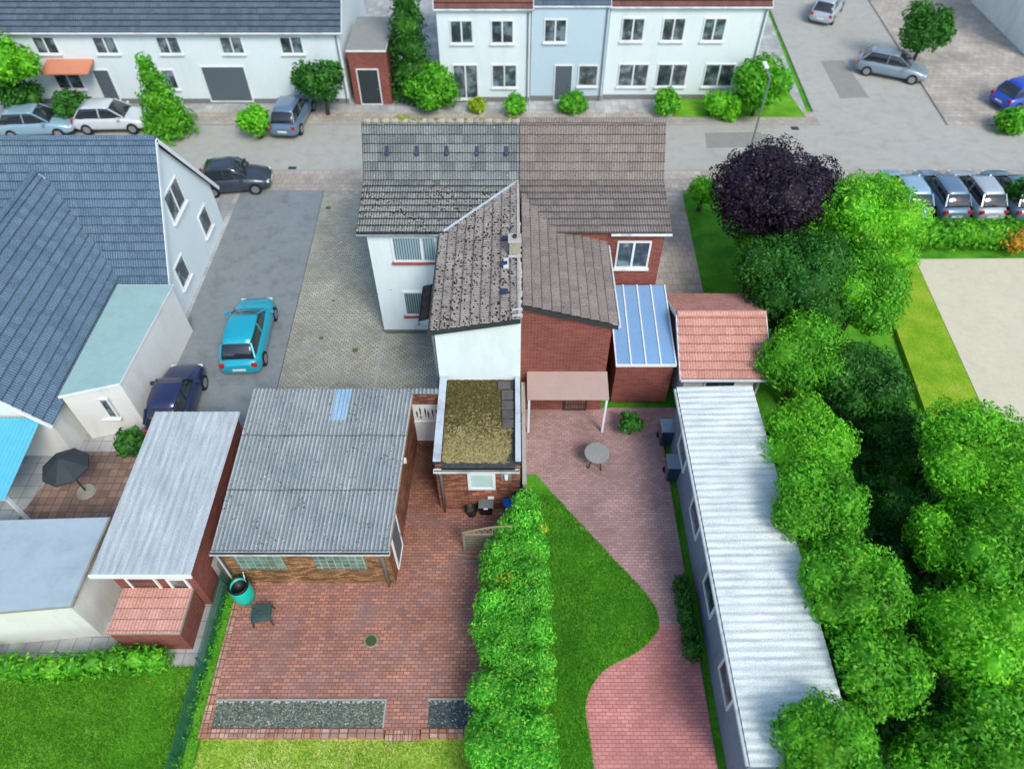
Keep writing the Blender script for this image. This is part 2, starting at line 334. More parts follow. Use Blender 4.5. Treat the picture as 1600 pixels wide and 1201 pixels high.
# ------------------------------------------------------------------ mesh helpers
class MB:
    def __init__(s): s.v = []; s.f = []; s.uv = []; s.has = False
    def face(s, idx, uv=None): s.f.append(tuple(idx)); s.uv.append(uv); s.has = s.has or uv is not None
    def poly(s, pts, uv=None):
        b = len(s.v); s.v += [tuple(p) for p in pts]; s.face(range(b, b+len(pts)), uv); return s
    def hexa(s, p):       # 8 points: bottom ring, top ring
        b = len(s.v); s.v += [tuple(q) for q in p]
        for q in ((3,2,1,0), (4,5,6,7), (0,1,5,4), (1,2,6,5), (2,3,7,6), (3,0,4,7)): s.face([b+i for i in q])
        return s
    def box(s, x0, x1, y0, y1, z0, z1):
        return s.hexa([(x0,y0,z0), (x1,y0,z0), (x1,y1,z0), (x0,y1,z0), (x0,y0,z1), (x1,y0,z1), (x1,y1,z1), (x0,y1,z1)])
    def slab(s, pts, z0, z1):
        n = len(pts); b = len(s.v)
        s.v += [(p[0], p[1], z0) for p in pts] + [(p[0], p[1], z1) for p in pts]
        s.face([b+i for i in reversed(range(n))]); s.face([b+n+i for i in range(n)])
        for i in range(n): j = (i+1) % n; s.face([b+i, b+j, b+n+j, b+n+i])
        return s
    def prism(s, prof, axis, a0, a1):   # profile (h, z) pushed along x or y
        n = len(prof); b = len(s.v)
        for a in (a0, a1):
            for h, z in prof: s.v.append((a, h, z) if axis == 'x' else (h, a, z))
        s.face([b+i for i in range(n)]); s.face([b+n+i for i in reversed(range(n))])
        for i in range(n): j = (i+1) % n; s.face([b+i, b+n+i, b+n+j, b+j])
        return s
    def bar(s, p, q, w, h=None, up=(0,0,1)):
        p, q = Vector(p), Vector(q); h = h or w; d = (q-p).normalized(); up = Vector(up)
        if abs(d.dot(up)) > .98: up = Vector((0,1,0))
        a = d.cross(up).normalized()*w/2; c = a.cross(d).normalized()*h/2
        return s.hexa([p-a-c, p+a-c, p+a+c, p-a+c, q-a-c, q+a-c, q+a+c, q-a+c])
    def tube(s, pts, rs, seg=10, cap=True):
        pts = [Vector(p) for p in pts]; rs = rs if isinstance(rs, (list, tuple)) else [rs]*len(pts); b = len(s.v)
        for i, p in enumerate(pts):
            d = (pts[min(i+1, len(pts)-1)]-pts[max(i-1, 0)]).normalized()
            a = d.cross(Vector((0,0,1)) if abs(d.z) < .9 else Vector((0,1,0))).normalized(); c = a.cross(d)
            for k in range(seg): t = 2*math.pi*k/seg; s.v.append(tuple(p+(a*math.cos(t)+c*math.sin(t))*rs[i]))
        for i in range(len(pts)-1):
            for k in range(seg): k2 = (k+1) % seg; s.face([b+i*seg+k, b+i*seg+k2, b+(i+1)*seg+k2, b+(i+1)*seg+k])
        if cap: s.face([b+k for k in reversed(range(seg))]); s.face([b+(len(pts)-1)*seg+k for k in range(seg)])
        return s
    def lathe(s, prof, c=(0,0,0), seg=24):
        b = len(s.v); n = len(prof)
        for r, z in prof:
            for k in range(seg): t = 2*math.pi*k/seg; s.v.append((c[0]+r*math.cos(t), c[1]+r*math.sin(t), c[2]+z))
        for i in range(n-1):
            for k in range(seg): k2 = (k+1) % seg; s.face([b+i*seg+k, b+i*seg+k2, b+(i+1)*seg+k2, b+(i+1)*seg+k])
        s.face([b+k for k in reversed(range(seg))]); s.face([b+(n-1)*seg+k for k in range(seg)])
        return s
    def grid(s, P, UV=None):
        h, w_ = len(P), len(P[0]); b = len(s.v)
        for row in P: s.v += [tuple(p) for p in row]
        for i in range(h-1):
            for j in range(w_-1):
                q = [(i,j), (i,j+1), (i+1,j+1), (i+1,j)]
                s.face([b+a*w_+c for a, c in q], [UV[a][c] for a, c in q] if UV else None)
        return s
    def build(s, name, mat, parent=None, smooth=False, bevel=0.0):
        me = bpy.data.meshes.new(name); me.from_pydata(s.v, [], s.f); me.validate(clean_customdata=False)
        me.update()
        uvl = me.uv_layers.new(name='UVMap')
        if len(me.polygons) == len(s.f):
            for pl, uv in zip(me.polygons, s.uv):
                if uv is not None:
                    for li, c in zip(pl.loop_indices, uv): uvl.data[li].uv = c
                    continue
                n = pl.normal
                if abs(n.z) > .985: t, b = Vector((1,0,0)), Vector((0,1,0))
                else: t = Vector((0,0,1)).cross(n).normalized(); b = n.cross(t)
                for li in pl.loop_indices:
                    co = me.vertices[me.loops[li].vertex_index].co; uvl.data[li].uv = (co.dot(t), co.dot(b))
        if smooth:
            for pl in me.polygons: pl.use_smooth = True
        me.materials.append(M[mat] if isinstance(mat, str) else mat)
        o = bpy.data.objects.new(name, me); COL.objects.link(o)
        if parent is not None:
            o.parent = parent; o.matrix_parent_inverse = Matrix.Translation(-parent.location) if parent.type == 'EMPTY' and not parent.get('_local') else Matrix.Identity(4)
        if bevel:
            bm = o.modifiers.new('bevel', 'BEVEL'); bm.width = bevel; bm.segments = 2; bm.limit_method = 'ANGLE'
        return o
def tag(o, label=None, cat=None, group=None, kind=None):
    if label: o['label'] = label
    if cat: o['category'] = cat
    if group: o['group'] = group
    if kind: o['kind'] = kind
    return o
def thing(name, label, cat, loc, group=None, local=False, rz=0):
    o = bpy.data.objects.new(name, None); COL.objects.link(o); o.location = loc; o.empty_display_size = .3; o.rotation_euler = (0,0,rz)
    if local: o['_local'] = 1
    return tag(o, label, cat, group)
def struct(o, label=None, cat=None): return tag(o, label, cat, kind='structure')

# sheets that follow a slope
def course_sheet(mb, O, U, V, width, length, gauge, roll, amp, lip=.045, seg=4, jitter=.006, tile=.3):
    U = Vector(U).normalized(); V = Vector(V).normalized(); N = U.cross(V).normalized(); O = Vector(O)
    nu = max(2, int(width/roll*seg)); rows = int(math.ceil(length/gauge))
    for k in range(rows):
        v0 = k*gauge; v1 = min((k+1)*gauge+.02, length)
        jit = {}
        P = []; UVs = []
        for vi, (v, hh, dj) in enumerate(((v0, -.012, 1), (v0, lip, 1), ((v0+v1)/2, lip*.6, 0), (v1, 0.0, 0))):
            row = []; ur = []
            for i in range(nu+1):
                u = width*i/nu; ti = int(u/tile)
                j = jit.setdefault(ti, (rnd.uniform(-1, 1), rnd.uniform(0, 1)))
                ph = (u/roll) % 1.0
                wv = amp*(max(0, math.sin(ph*2*math.pi))*1.0 + .25*math.cos(ph*2*math.pi))
                if vi == 0: wv *= .3
                row.append(O+U*u+V*(v+(j[0]*jitter if dj and k else 0))+N*(wv+hh+j[1]*.006*(1 if vi else 0)))
                ur.append((u+.001, min(v+.004, (k+.999)*gauge)))
            P.append(row); UVs.append(ur)
        mb.grid(P, UVs)
    return mb
def tiled(name, mat, O, U, V, width, length, parent, gauge=.34, label=None, amp=.022, roll=.10):
    o = course_sheet(MB(), O, U, V, width, length, gauge, roll, amp).build(name, mat, parent, smooth=False)
    if label: o['label'] = label
    return o
def corrugated(name, mat, O, U, V, width, length, parent, pitch=.135, amp=.026, sheet=2.3, off=0.0):
    U = Vector(U).normalized(); V = Vector(V).normalized(); N = U.cross(V).normalized(); O = Vector(O)
    mb = MB(); nu = int(width/pitch*8); v0 = 0.0; k = 0
    while v0 < length-.01:
        v1 = min(v0+sheet, length)
        P = []; Q = []
        for v, h in ((v0, -.006+.0), (v0, .022), (v1+(.10 if v1 < length else 0), .004)):
            row = [O+U*(width*i/nu)+V*(v+ (.012*math.sin(i//40*2.1+k) if k else 0))+N*(amp*math.sin(2*math.pi*(width*i/nu+off)/pitch)+h+off*0) for i in range(nu+1)]
            P.append(row); Q.append([(width*i/nu+off, v) for i in range(nu+1)])
        mb.grid(P, Q); v0 = v1; k += 1
    return mb.build(name, mat, parent, smooth=False)

def window(parent, face, a0, a1, z0, z1, p, frame='white_paint', pane='window_glass', mullions=(), depth=.05, fw=.07, sill=None, trans=(), name='window', sillw=.08):
    """face '-y','+y','-x','+x'; a0..a1 along the wall, p the wall plane"""
    sg = -1 if face[0] == '-' else 1
    def bx(mb, a, b, zz0, zz1, d0, d1):
        q0, q1 = sorted((p+sg*d0, p+sg*d1))
        return mb.box(a, b, q0, q1, zz0, zz1) if face[1] == 'y' else mb.box(q0, q1, a, b, zz0, zz1)
    f = MB(); bx(f, a0, a0+fw, z0, z1, -.02, depth); bx(f, a1-fw, a1, z0, z1, -.02, depth)
    bx(f, a0+fw, a1-fw, z0, z0+fw, -.02, depth); bx(f, a0+fw, a1-fw, z1-fw, z1, -.02, depth)
    for m_ in mullions: bx(f, m_-fw*.6, m_+fw*.6, z0+fw, z1-fw, -.02, depth-.004)
    for t_ in trans: bx(f, a0+fw, a1-fw, t_-fw*.4, t_+fw*.4, -.02, depth-.012)
    o = f.build(name, frame, parent)
    g = bx(MB(), a0+fw*.9, a1-fw*.9, z0+fw*.9, z1-fw*.9, -.03, depth-.03); g.build('pane', pane, o)
    if sill:
        s_ = bx(MB(), a0-.05, a1+.05, z0-.075, z0-.003, -.02, depth+sillw); s_.build('sill', sill, o)
    return o
def door(parent, face, a0, a1, z0, z1, p, mat='grey_door', frame='white_paint', name='door'):
    o = window(parent, face, a0, a1, z0, z1, p, frame, mat, name=name, fw=.06, depth=.06)
    sg = -1 if face[0] == '-' else 1; h = MB(); a = a1-.16; q = p+sg*.05
    if face[1] == 'y': h.bar((a, q, z0+1.0), (a, q+sg*.06, z0+1.0), .03).bar((a, q+sg*.06, z0+1.0), (a-.1, q+sg*.06, z0+1.0), .025)
    else: h.bar((q, a, z0+1.0), (q+sg*.06, a, z0+1.0), .03).bar((q+sg*.06, a, z0+1.0), (q+sg*.06, a-.1, z0+1.0), .025)
    h.build('handle', 'zinc', o); return o

# foliage made of single leaves
def leaves(name, mat, blobs, size, dens, parent=None, seed=1, core=True, wid=.42, up=.35):
    g = np.random.default_rng(seed); C_ = []; Nn = []
    B = [(np.array(b[:3], float), np.array(b[3:6] if len(b) > 4 else [b[3]]*3, float)) for b in blobs]
    for c, r in B:
        k = int(dens*4*math.pi*(float(np.mean(r))**2)/(size*size)*1.0)
        dirs = g.normal(size=(k, 3)); dirs /= np.linalg.norm(dirs, axis=1)[:, None]
        ph = g.uniform(0, 6.28, 6)
        bump = 1+.10*np.sin(dirs[:, 0]*5+ph[0])*np.sin(dirs[:, 1]*6+ph[1])+.09*np.sin(dirs[:, 2]*8+ph[2]+dirs[:, 0]*7)+.05*np.sin(dirs[:, 1]*17+ph[3])*np.sin(dirs[:, 0]*15+ph[4])
        rad = bump*(1-.30*g.random(k)**1.8)
        pts = c+dirs*r*rad[:, None]
        ok = np.ones(k, bool)
        for c2, r2 in B:
            if c2 is c: continue
            ok &= np.linalg.norm((pts-c2)/r2, axis=1) > .72
        ok &= pts[:, 2] > .02
        C_.append(pts[ok]); Nn.append(dirs[ok])
    P = np.concatenate(C_); D = np.concatenate(Nn); k = len(P)
    nrm = D*.9+g.normal(size=(k, 3))*.55+np.array([0, 0, up]); nrm /= np.linalg.norm(nrm, axis=1)[:, None]
    t = np.cross(nrm, g.normal(size=(k, 3))); t /= np.linalg.norm(t, axis=1)[:, None]; b = np.cross(nrm, t)
    s = size*g.uniform(.6, 1.25, k)[:, None]
    V = np.empty((k, 4, 3)); V[:, 0] = P-t*s*.95; V[:, 1] = P+b*s*wid+nrm*s*.10; V[:, 2] = P+t*s*.95-nrm*s*.2; V[:, 3] = P-b*s*wid+nrm*s*.10
    V = V.reshape(-1, 3); F = np.arange(k*4, dtype=np.int32)
    me = bpy.data.meshes.new(name)
    cv = []; cf = []
    if core:
        for c, r in B:
            base = len(V)+len(cv); lat, lon = 7, 10
            for i in range(lat+1):
                for j in range(lon):
                    th = math.pi*i/lat; f_ = 2*math.pi*j/lon; rr = .66*(1+.12*math.sin(3*f_+i))
                    cv.append((c[0]+r[0]*rr*math.sin(th)*math.cos(f_), c[1]+r[1]*rr*math.sin(th)*math.sin(f_), max(.01, c[2]+r[2]*rr*math.cos(th))))
            for i in range(lat):
                for j in range(lon): cf.append((base+i*lon+j, base+i*lon+(j+1) % lon, base+(i+1)*lon+(j+1) % lon, base+(i+1)*lon+j))
    allv = np.concatenate([V, np.array(cv).reshape(-1, 3)]) if cv else V
    allf = np.concatenate([F, np.array(cf, dtype=np.int32).reshape(-1)]) if cf else F
    nf = len(allf)//4
    me.vertices.add(len(allv)); me.vertices.foreach_set('co', allv.astype(np.float32).ravel())
    me.loops.add(len(allf)); me.loops.foreach_set('vertex_index', allf.astype(np.int32))
    me.polygons.add(nf); me.polygons.foreach_set('loop_start', np.arange(0, nf*4, 4, dtype=np.int32)); me.polygons.foreach_set('loop_total', np.full(nf, 4, dtype=np.int32))
    me.update(calc_edges=True); me.materials.append(M[mat] if isinstance(mat, str) else mat)
    o = bpy.data.objects.new(name, me); COL.objects.link(o)
    if parent is not None:
        o.parent = parent; o.matrix_parent_inverse = Matrix.Translation(-parent.location)
    return o
def tree(name, label, cat, x, y, blobs, mat, size=.16, dens=1.1, group=None, seed=1, trunk_r=.16, z0=0.0):
    t = thing(name, label, cat, (x, y, z0), group)
    leaves('crown', mat, blobs, size, dens, t, seed)
    m = MB(); zt = max(.3, min(b[2] for b in blobs))
    m.tube([(x, y, z0-.1), (x+.05, y, zt*.5), (x, y+.04, zt)], [trunk_r*1.3, trunk_r, trunk_r*.75], 8)
    for b in blobs: m.tube([(x, y, zt*.8), ((x+b[0])/2, (y+b[1])/2, (zt+b[2])/2), (b[0], b[1], b[2])], [trunk_r*.6, trunk_r*.4, trunk_r*.15], 6)
    m.build('trunk', 'bark', t, smooth=True); return t
def blobs_round(x, y, z, r, n=7, seed=0, flat=1.0):
    g = random.Random(seed); out = [(x, y, z, r*.72, r*.72, r*.72*flat)]
    for i in range(n):
        a = 2*math.pi*i/n+g.uniform(-.4, .4); e = g.uniform(-.3, .8); q = r*g.uniform(.50, .66)
        out.append((x+math.cos(a)*math.cos(e)*q, y+math.sin(a)*math.cos(e)*q, z+math.sin(e)*q*flat, *(r*g.uniform(.34, .52),)*3))
    return out
def shrub(name, label, px, py, rpx, zc, mat, cat='shrub', size=.13, seed=1, group=None, dens=1.0, flat=1.0, n=7, trunk=.1):
    """round crown whose centre is seen at (px,py) and stands zc high"""
    p = at(px, py, zc); dep = p.y*math.cos(R(PITCH))+(HC-zc)*math.sin(R(PITCH)); r = rpx/FPX*dep
    return tree(name, label, cat, p.x, p.y, blobs_round(p.x, p.y, zc, r, n, seed, flat), mat, size, dens, group, seed, trunk)

# ================================================================== THE SETTING
XP = .30                                # boundary with the attached neighbour
g_ = MB(); g_.poly([(-400,-60,-.21), (400,-60,-.21), (400,600,-.21), (-400,600,-.21)]); struct(g_.build('ground', 'neighbour_grass'))
struct(MB().slab([(-9.25,-2), (XP,-2), (XP,5.62), (-9.25,5.62)], -.3, -.195).build('lawn', 'lawn_grass'))
struct(MB().slab([(-8.88,5.84), (XP,5.84), (XP,16.1), (-3.74,16.1), (-3.90,10.4), (-8.88,10.4)], -.25, 0).build('patio', 'patio_pavers'))
# the earth strip between patio and fence
struct(MB().slab([(-9.3,3.0), (-8.9,5.0), (-8.9,10.2), (-9.3,10.2)], -.25, -.03).build('grass_strip', 'neighbour_grass'))
struct(MB().slab([(-9.35,16.12), (XP,16.12), (XP,21.7), (-5.4,21.7), (-5.4,32.2), (-9.85,32.2)], -.25, 0).build('driveway', 'grey_pavers'))
for i, (a, b) in enumerate([((-5.5,16.15), (-5.52,21.7))]):
    struct(MB().bar((a[0],a[1],-.016), (b[0],b[1],-.016), .10, .05).build('paving_joint', 'kerbstone'))
struct(MB().slab([(-14.2,15.6), (-9.37,15.6), (-9.87,32.2), (-14.2,32.2)], -.25, -.006).build('neighbour_driveway', 'asphalt'))
struct(MB().slab([(-60,7.6), (-9.4,7.6), (-9.4,15.58), (-14.2,15.58), (-14.2,32.2), (-60,32.2)], -.25, -.01).build('neighbour_yard', 'slab_paving'))
struct(MB().slab([(-60,-10), (-9.34,-10), (-9.34,7.58), (-60,7.58)], -.25, -.02).build('neighbour_lawn', 'bright_grass'))
struct(MB().slab([(-120,32.2), (120,32.2), (120,34.0), (-120,34.0)], -.25, .0).build('pavement', 'pavement_slabs'))
struct(MB().slab([(-120,34.0), (120,34.0), (120,34.12), (-120,34.12)], -.25, .006).build('kerb', 'kerbstone'))
struct(MB().slab([(-120,34.12), (120,34.12), (120,38.8), (-120,38.8)], -.25, -.10).build('road', 'road_asphalt'))
struct(MB().slab([(-120,38.92), (18,38.92), (18,40.2), (-120,40.2)], -.25, .0).build('far_pavement', 'pavement_slabs'))
struct(MB().slab([(-120,38.8), (18,38.8), (18,38.92), (-120,38.92)], -.25, .006).build('far_kerb', 'kerbstone'))
struct(MB().slab([(-120,40.2), (17.6,40.2), (21,90), (-120,90)], -.25, -.012).build('front_gardens', 'slab_paving'))
struct(MB().slab([(18,38.81), (25.5,38.81), (30,110), (22,110)], -.25, -.104).build('side_road', 'road_asphalt'))
struct(MB().slab([(25.5,38.81), (120,38.81), (120,110), (30,110)], -.25, -.02).build('far_yard', 'pavement_slabs'))
struct(MB().slab([(9.5,39.6), (17.4,39.6), (17.0,43.5), (10.5,43.5)], -.25, .02).build('verge_lawn', 'bright_grass'))
# neighbour to the right: terrace, curved lawn and path, driveway
struct(MB().slab([(.30,17.6), (9.6,17.6), (9.6,16.3), (5.7,16.3), (5.7,-4), (.30,-4)], -.25, -.012).build('neighbour_terrace', 'pink_pavers'))
def curve(pts, n=8):
    out = []; P = [Vector(p) for p in pts]
    for i in range(len(P)-1):
        p0, p1, p2, p3 = P[max(i-1,0)], P[i], P[i+1], P[min(i+2, len(P)-1)]
        for k in range(n):
            t = k/n; out.append(.5*((2*p1)+(-p0+p2)*t+(2*p0-5*p1+4*p2-p3)*t*t+(-p0+3*p1-3*p2+p3)*t**3))
    return out+[P[-1]]
cl = curve([at(838,742), at(880,790), at(950,865), at(1010,930), at(1030,975), at(1000,1015), at(940,1050), at(915,1100), at(922,1160), at(935,1260)])
struct(MB().slab([(p.x, p.y) for p in reversed(cl)]+[(.5, cl[0].y)]+[(.5,1.0)][:0]+[(.5, cl[-1].y)], -.25, .03).build('curved_lawn', 'neighbour_grass'))
struct(MB().slab([(3.0,1.0), (5.69,1.0), (5.69,8.9), (1.6,8.9)], -.25, -.008).build('garden_path', 'pink_pavers_bright'))
struct(MB().slab([(6.3,21.7), (8.6,21.7), (8.9,32.2), (6.3,32.2)], -.25, .01).build('side_path', 'pavement_slabs'))
struct(MB().slab([(at(1430,405).x, at(1430,405).y), (at(1610,400).x+14, at(1610,400).y), (at(1620,690).x+14, at(1620,690).y), (at(1560,690).x, at(1560,690).y)][::-1], -.25, .01).build('sand_yard', 'sand'))
struct(MB().slab([(at(1368,425).x, at(1368,425).y), (at(1430,405).x-.05, at(1430,405).y), (at(1560,690).x-.05, at(1560,690).y), (at(1462,690).x, at(1462,690).y)][::-1], -.25, .04).build('yellow_lawn', 'yellow_grass'))

# real blades on the lawns
def blades(label, P, mat, seed, hgt=1.0):
    g = np.random.default_rng(seed); k = len(P)
    a = g.uniform(0, 6.28, k); wd = np.stack([np.cos(a), np.sin(a), np.zeros(k)], 1)*.011
    ln = np.stack([g.normal(0, .03, k), g.normal(0, .03, k), g.uniform(.03, .085, k)*hgt], 1)
    V = np.stack([P-wd, P+wd, P+ln], 1).reshape(-1, 3)
    me = bpy.data.meshes.new('grass'); me.vertices.add(len(V)); me.vertices.foreach_set('co', V.astype(np.float32).ravel())
    me.loops.add(len(V)); me.loops.foreach_set('vertex_index', np.arange(len(V), dtype=np.int32))
    me.polygons.add(k); me.polygons.foreach_set('loop_start', np.arange(0, 3*k, 3, dtype=np.int32)); me.polygons.foreach_set('loop_total', np.full(k, 3, dtype=np.int32))
    me.update(calc_edges=True); me.materials.append(M[mat]); o = bpy.data.objects.new('grass', me); COL.objects.link(o)
    tag(o, label, 'grass', kind='stuff')
_g = np.random.default_rng(5); k = 30000
blades('short patchy yellow green grass below the brick edged patio', np.stack([_g.uniform(-9.2, .2, k), _g.uniform(3.6, 5.57, k), np.full(k, -.197)], 1), 'grass_blade', 6)
k = 46000
blades('bright green mown grass of the left neighbour in the lower left corner', np.stack([_g.uniform(-15.5, -9.36, k), _g.uniform(3.6, 7.64, k), np.full(k, -.022)], 1), 'green_grass_blade', 7)
def inside(P, poly):
    x, y = P[:, 0], P[:, 1]; c = np.zeros(len(P), bool); n = len(poly)
    for i in range(n):
        (x1, y1), (x2, y2) = poly[i], poly[i-1]
        c ^= ((y1 > y) != (y2 > y)) & (x < (x2-x1)*(y-y1)/(y2-y1+1e-9)+x1)
    return c
lp_ = [(p.x+.03, p.y) for p in cl]+[(.5, cl[-1].y), (.5, cl[0].y)]
k = 90000; P = np.stack([_g.uniform(.5, 4.6, k), _g.uniform(3.0, 13.6, k), np.full(k, .028)], 1)
blades('green mown grass of the curved lawn beside the laurel hedge', P[inside(P, lp_)], 'green_grass_blade', 8)

# gravel beds, edging and step
def bed(label, x0, x1, y0, y1, mat, seed):
    t = thing('gravel_bed', label, 'gravel bed', ((x0+x1)/2, (y0+y1)/2, 0), 'gravel beds at the foot of the patio')
    MB().slab([(x0,y0), (x1,y0), (x1,y1), (x0,y1)], -.2, .012).build('gravel', mat, t)
    g = random.Random(seed); m = MB()
    for i in range(int((x1-x0)*(y1-y0)*900)):
        x, y, r = g.uniform(x0+.03, x1-.03), g.uniform(y0+.03, y1-.03), g.uniform(.007, .019); b = len(m.v)
        for dx, dy, dz in ((1,0,0), (0,1,0), (-1,0,0), (0,-1,0), (0,0,1)):
            m.v.append((x+dx*r*g.uniform(.7,1.2), y+dy*r*g.uniform(.7,1.2), .012+dz*r*.8))
        for q in ((0,1,4), (1,2,4), (2,3,4), (3,0,4)): m.face([b+k for k in q])
    s = m.build('pebbles', mat, t); s['kind'] = 'stuff'
    m = MB(); x = x0
    while x < x1:       # row of pale stones along the upper edge
        r = g.uniform(.03, .06)
        if g.random() < .75: m.lathe([(r*.9, 0), (r, r*.4), (r*.6, r*.8)], (x, y1-.02+g.uniform(-.02, .02), .012), 6)
        x += g.uniform(.06, .16)
    s = m.build('edge_stones', 'pale_mortar', t); s['kind'] = 'stuff'
    e = MB(); e.box(x0-.05, x1+.05, y1+.0, y1+.05, -.1, .035); e.box(x1, x1+.05, y0, y1, -.1, .035); e.build('edging', 'kerbstone', t)
bx1 = at(328,1143); bx2 = at(594,1139)
bed('long light grey gravel bed at the foot of the patio, left of the step', -8.62, -3.72, 5.86, 6.60, 'bed_gravel', 3)
bed('short dark gravel bed between the step and the hedge', -2.42, -.1, 5.86, 6.62, 'dark_bed_gravel', 4)
t = thing('brick_edging', 'row of red clinker stones along the lawn edge of the patio', 'edging', (-6,5.7,0))
def clinkers(x0, x1, y0, y1, z0, z1, n, axis, parent):
    m = MB()
    for i in range(n):
        j = rnd.uniform(-.006, .006)
        if axis == 'x': a = x0+(x1-x0)*i/n; b = x0+(x1-x0)*(i+1)/n-.014; m.box(a, b, y0+j, y1+j, z0, z1+j)
        else: a = y0+(y1-y0)*i/n; b = y0+(y1-y0)*(i+1)/n-.014; m.box(x0+j, x1+j, a, b, z0, z1+j)
    return m.build('clinker_row', 'clinker_edge', parent, bevel=.008)
clinkers(-8.92, -3.66, 5.60, 5.83, -.2, .045, 21, 'x', t); clinkers(-2.60, .1, 5.60, 5.83, -.2, .045, 11, 'x', t)
clinkers(-8.92, -8.72, 5.84, 10.1, -.2, .04, 18, 'y', t)
t = thing('step', 'single red brick step from the patio down to the lawn', 'step', (-3.1,5.6,-.2))
MB().box(-3.64, -2.62, 5.56, 5.838, -.2, -.13).build('riser', 'red_brick', t)
m = MB()
for i in range(9): m.box(-3.63+i*.112, -3.63+i*.112+.096, 5.55, 5.836, -.13, -.10)
m.build('tread', 'clinker_edge', t, bevel=.006)

# drain cover
p = at(580,1001)
t = thing('drain_cover', 'round mossy drain cover with green rim set in the red brick patio', 'drain cover', (p.x,p.y,0))
MB().lathe([(.215,0), (.215,.02), (.18,.028), (.175,.012)], (p.x,p.y,.002), 28).build('ring', 'olive_stone', t)
mm = MB().lathe([(.165,0), (.165,.03), (.15,.036)], (p.x,p.y,.003), 28)
for i in range(5): mm.box(p.x-.13+i*.06, p.x-.115+i*.06, p.y-.09, p.y+.09, .036, .046)
mm.build('cover', 'moss_cover', t)

# ================================================================== MAIN WHITE HOUSE
EY, EZ, KY, KZ, RY, RZ = 21.60, 5.37, 24.30, 5.85, 25.66, 7.58
def roof_slopes(parent, x0, x1, mat, back_eave=29.72):
    L1 = math.hypot(KY-EY, KZ-EZ); L2 = math.hypot(RY-KY, RZ-KZ)
    tiled('roof', mat, (x0, EY, EZ), (1,0,0), (0,KY-EY,KZ-EZ), x1-x0, L1, parent)
    m = course_sheet(MB(), (x0, KY, KZ), (1,0,0), (0,RY-KY,RZ-KZ), x1-x0, L2, .34, .10, .022)
    m.uv = [[(u, v+L1) for u, v in q] if q else q for q in m.uv]
    m.build('roof', mat, parent)
    tiled('roof', mat, (x1, back_eave, EZ), (-1,0,0), (0,-(back_eave-(2*RY-KY)),KZ-EZ), x1-x0, math.hypot(back_eave-(2*RY-KY), KZ-EZ), parent)
    tiled('roof', mat, (x1, 2*RY-KY, KZ), (-1,0,0), (0,-(RY-KY),RZ-KZ), x1-x0, L2, parent)
hs = thing('white_house', 'white rendered two storey house with grey tiled roof above the paved driveway', 'house', (-2.6,25,0))
prof = [(21.75,0), (29.6,0), (29.6,5.3), (27.0,5.72), (25.66,7.45), (24.32,5.72), (21.75,5.28)]
MB().prism(prof, 'x', -5.47, XP-.004).build('wall', 'white_render', hs)
MB().box(-5.485, -2.62, 21.735, 29.61, 0, .16).build('plinth', 'grey_plinth', hs)
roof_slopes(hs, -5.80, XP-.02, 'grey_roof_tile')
MB().box(-5.78, XP-.02, EY+.02, EY+.14, EZ-.16, EZ-.035).build('fascia', 'dark_board', hs)
m = MB(); m.tube([(-5.82, EY-.02, EZ-.09), (-2.62, EY-.02, EZ-.09)], .045, 10); m.build('gutter', 'zinc', hs)
# ridge tiles with lichen and weeds
m = MB(); x = -5.8
while x < XP-.05:
    x2 = min(x+.36, XP); m.tube([(x, RY, RZ+.0), (x2+.02, RY, RZ+.004)], [.105, .10], 10); x = x2
rd = m.build('ridge', 'chimney_render', hs, smooth=True)
rm = leaves('ridge_moss', 'yellow_leaf', [(-5.6+rnd.random()*5.6, RY-.05, RZ+.10, .08, .06, .04) for _ in range(14)]+[(-4.2, RY+.05, RZ+.15, .35, .08, .06), (.1, RY, RZ+.16, .12,.08,.07)], .035, .8, hs, 9, core=False); rm['kind'] = 'stuff'
m = MB()        # verge boards on the left gable
for a, b in (((EY,EZ),(KY,KZ)), ((KY,KZ),(RY,RZ)), ((2*RY-KY,KZ),(RY,RZ)), ((29.72,EZ),(2*RY-KY,KZ))):
    m.bar((-5.79, a[0], a[1]-.05), (-5.79, b[0], b[1]-.05), .03, .18)
m.build('verge_board', 'dark_board', hs)
# vent tiles in the upper slope
for px in (605, 651, 698, 745, 791):
    q = at(px, 224, 7.05); yy = q.y
    f = (yy-KY)/(RY-KY); zz = KZ+(RZ-KZ)*((24.98-KY)/(RY-KY)); yy = 24.98
    x = (px-800)/FPX*(yy*math.cos(R(PITCH))+(HC-zz)*math.sin(R(PITCH)))
    V = Vector((0, RY-KY, RZ-KZ)).normalized(); N = Vector((0,-V.z,V.y)); c = Vector((x, yy, zz))
    m = MB(); a = Vector((.085,0,0))
    lo, hi = c-V*.17, c+V*.17
    m.hexa([lo-a, lo+a, hi+a, hi-a, lo-a*.9+N*.13, lo+a*.9+N*.13, hi+a*.8+N*.05, hi-a*.8+N*.05]); m.tube([lo+N*.075-V*.03, lo+N*.075+V*.02], .065, 10)
    m.build('roof_vent', 'deep_vent' if 'deep_vent' in M else plain('deep_vent', (.03,.05,.085), .45, .2, 5), hs, bevel=.015)
window(hs, '-y', -4.60, -2.86, 3.90, 5.13, 21.75, pane='blinds_behind_glass', mullions=(-3.45,), sill='red_sill', fw=.085)
window(hs, '-y', -4.47, -2.95, 1.02, 2.36, 21.75, pane='dark_blinds_behind_glass', mullions=(-3.2,), sill='red_sill', fw=.085)
window(hs, '-x', 23.0, 24.2, 1.0, 2.3, -5.47, sill='red_sill'); window(hs, '-x', 26.5, 27.7, 3.6, 4.9, -5.47, sill='red_sill')
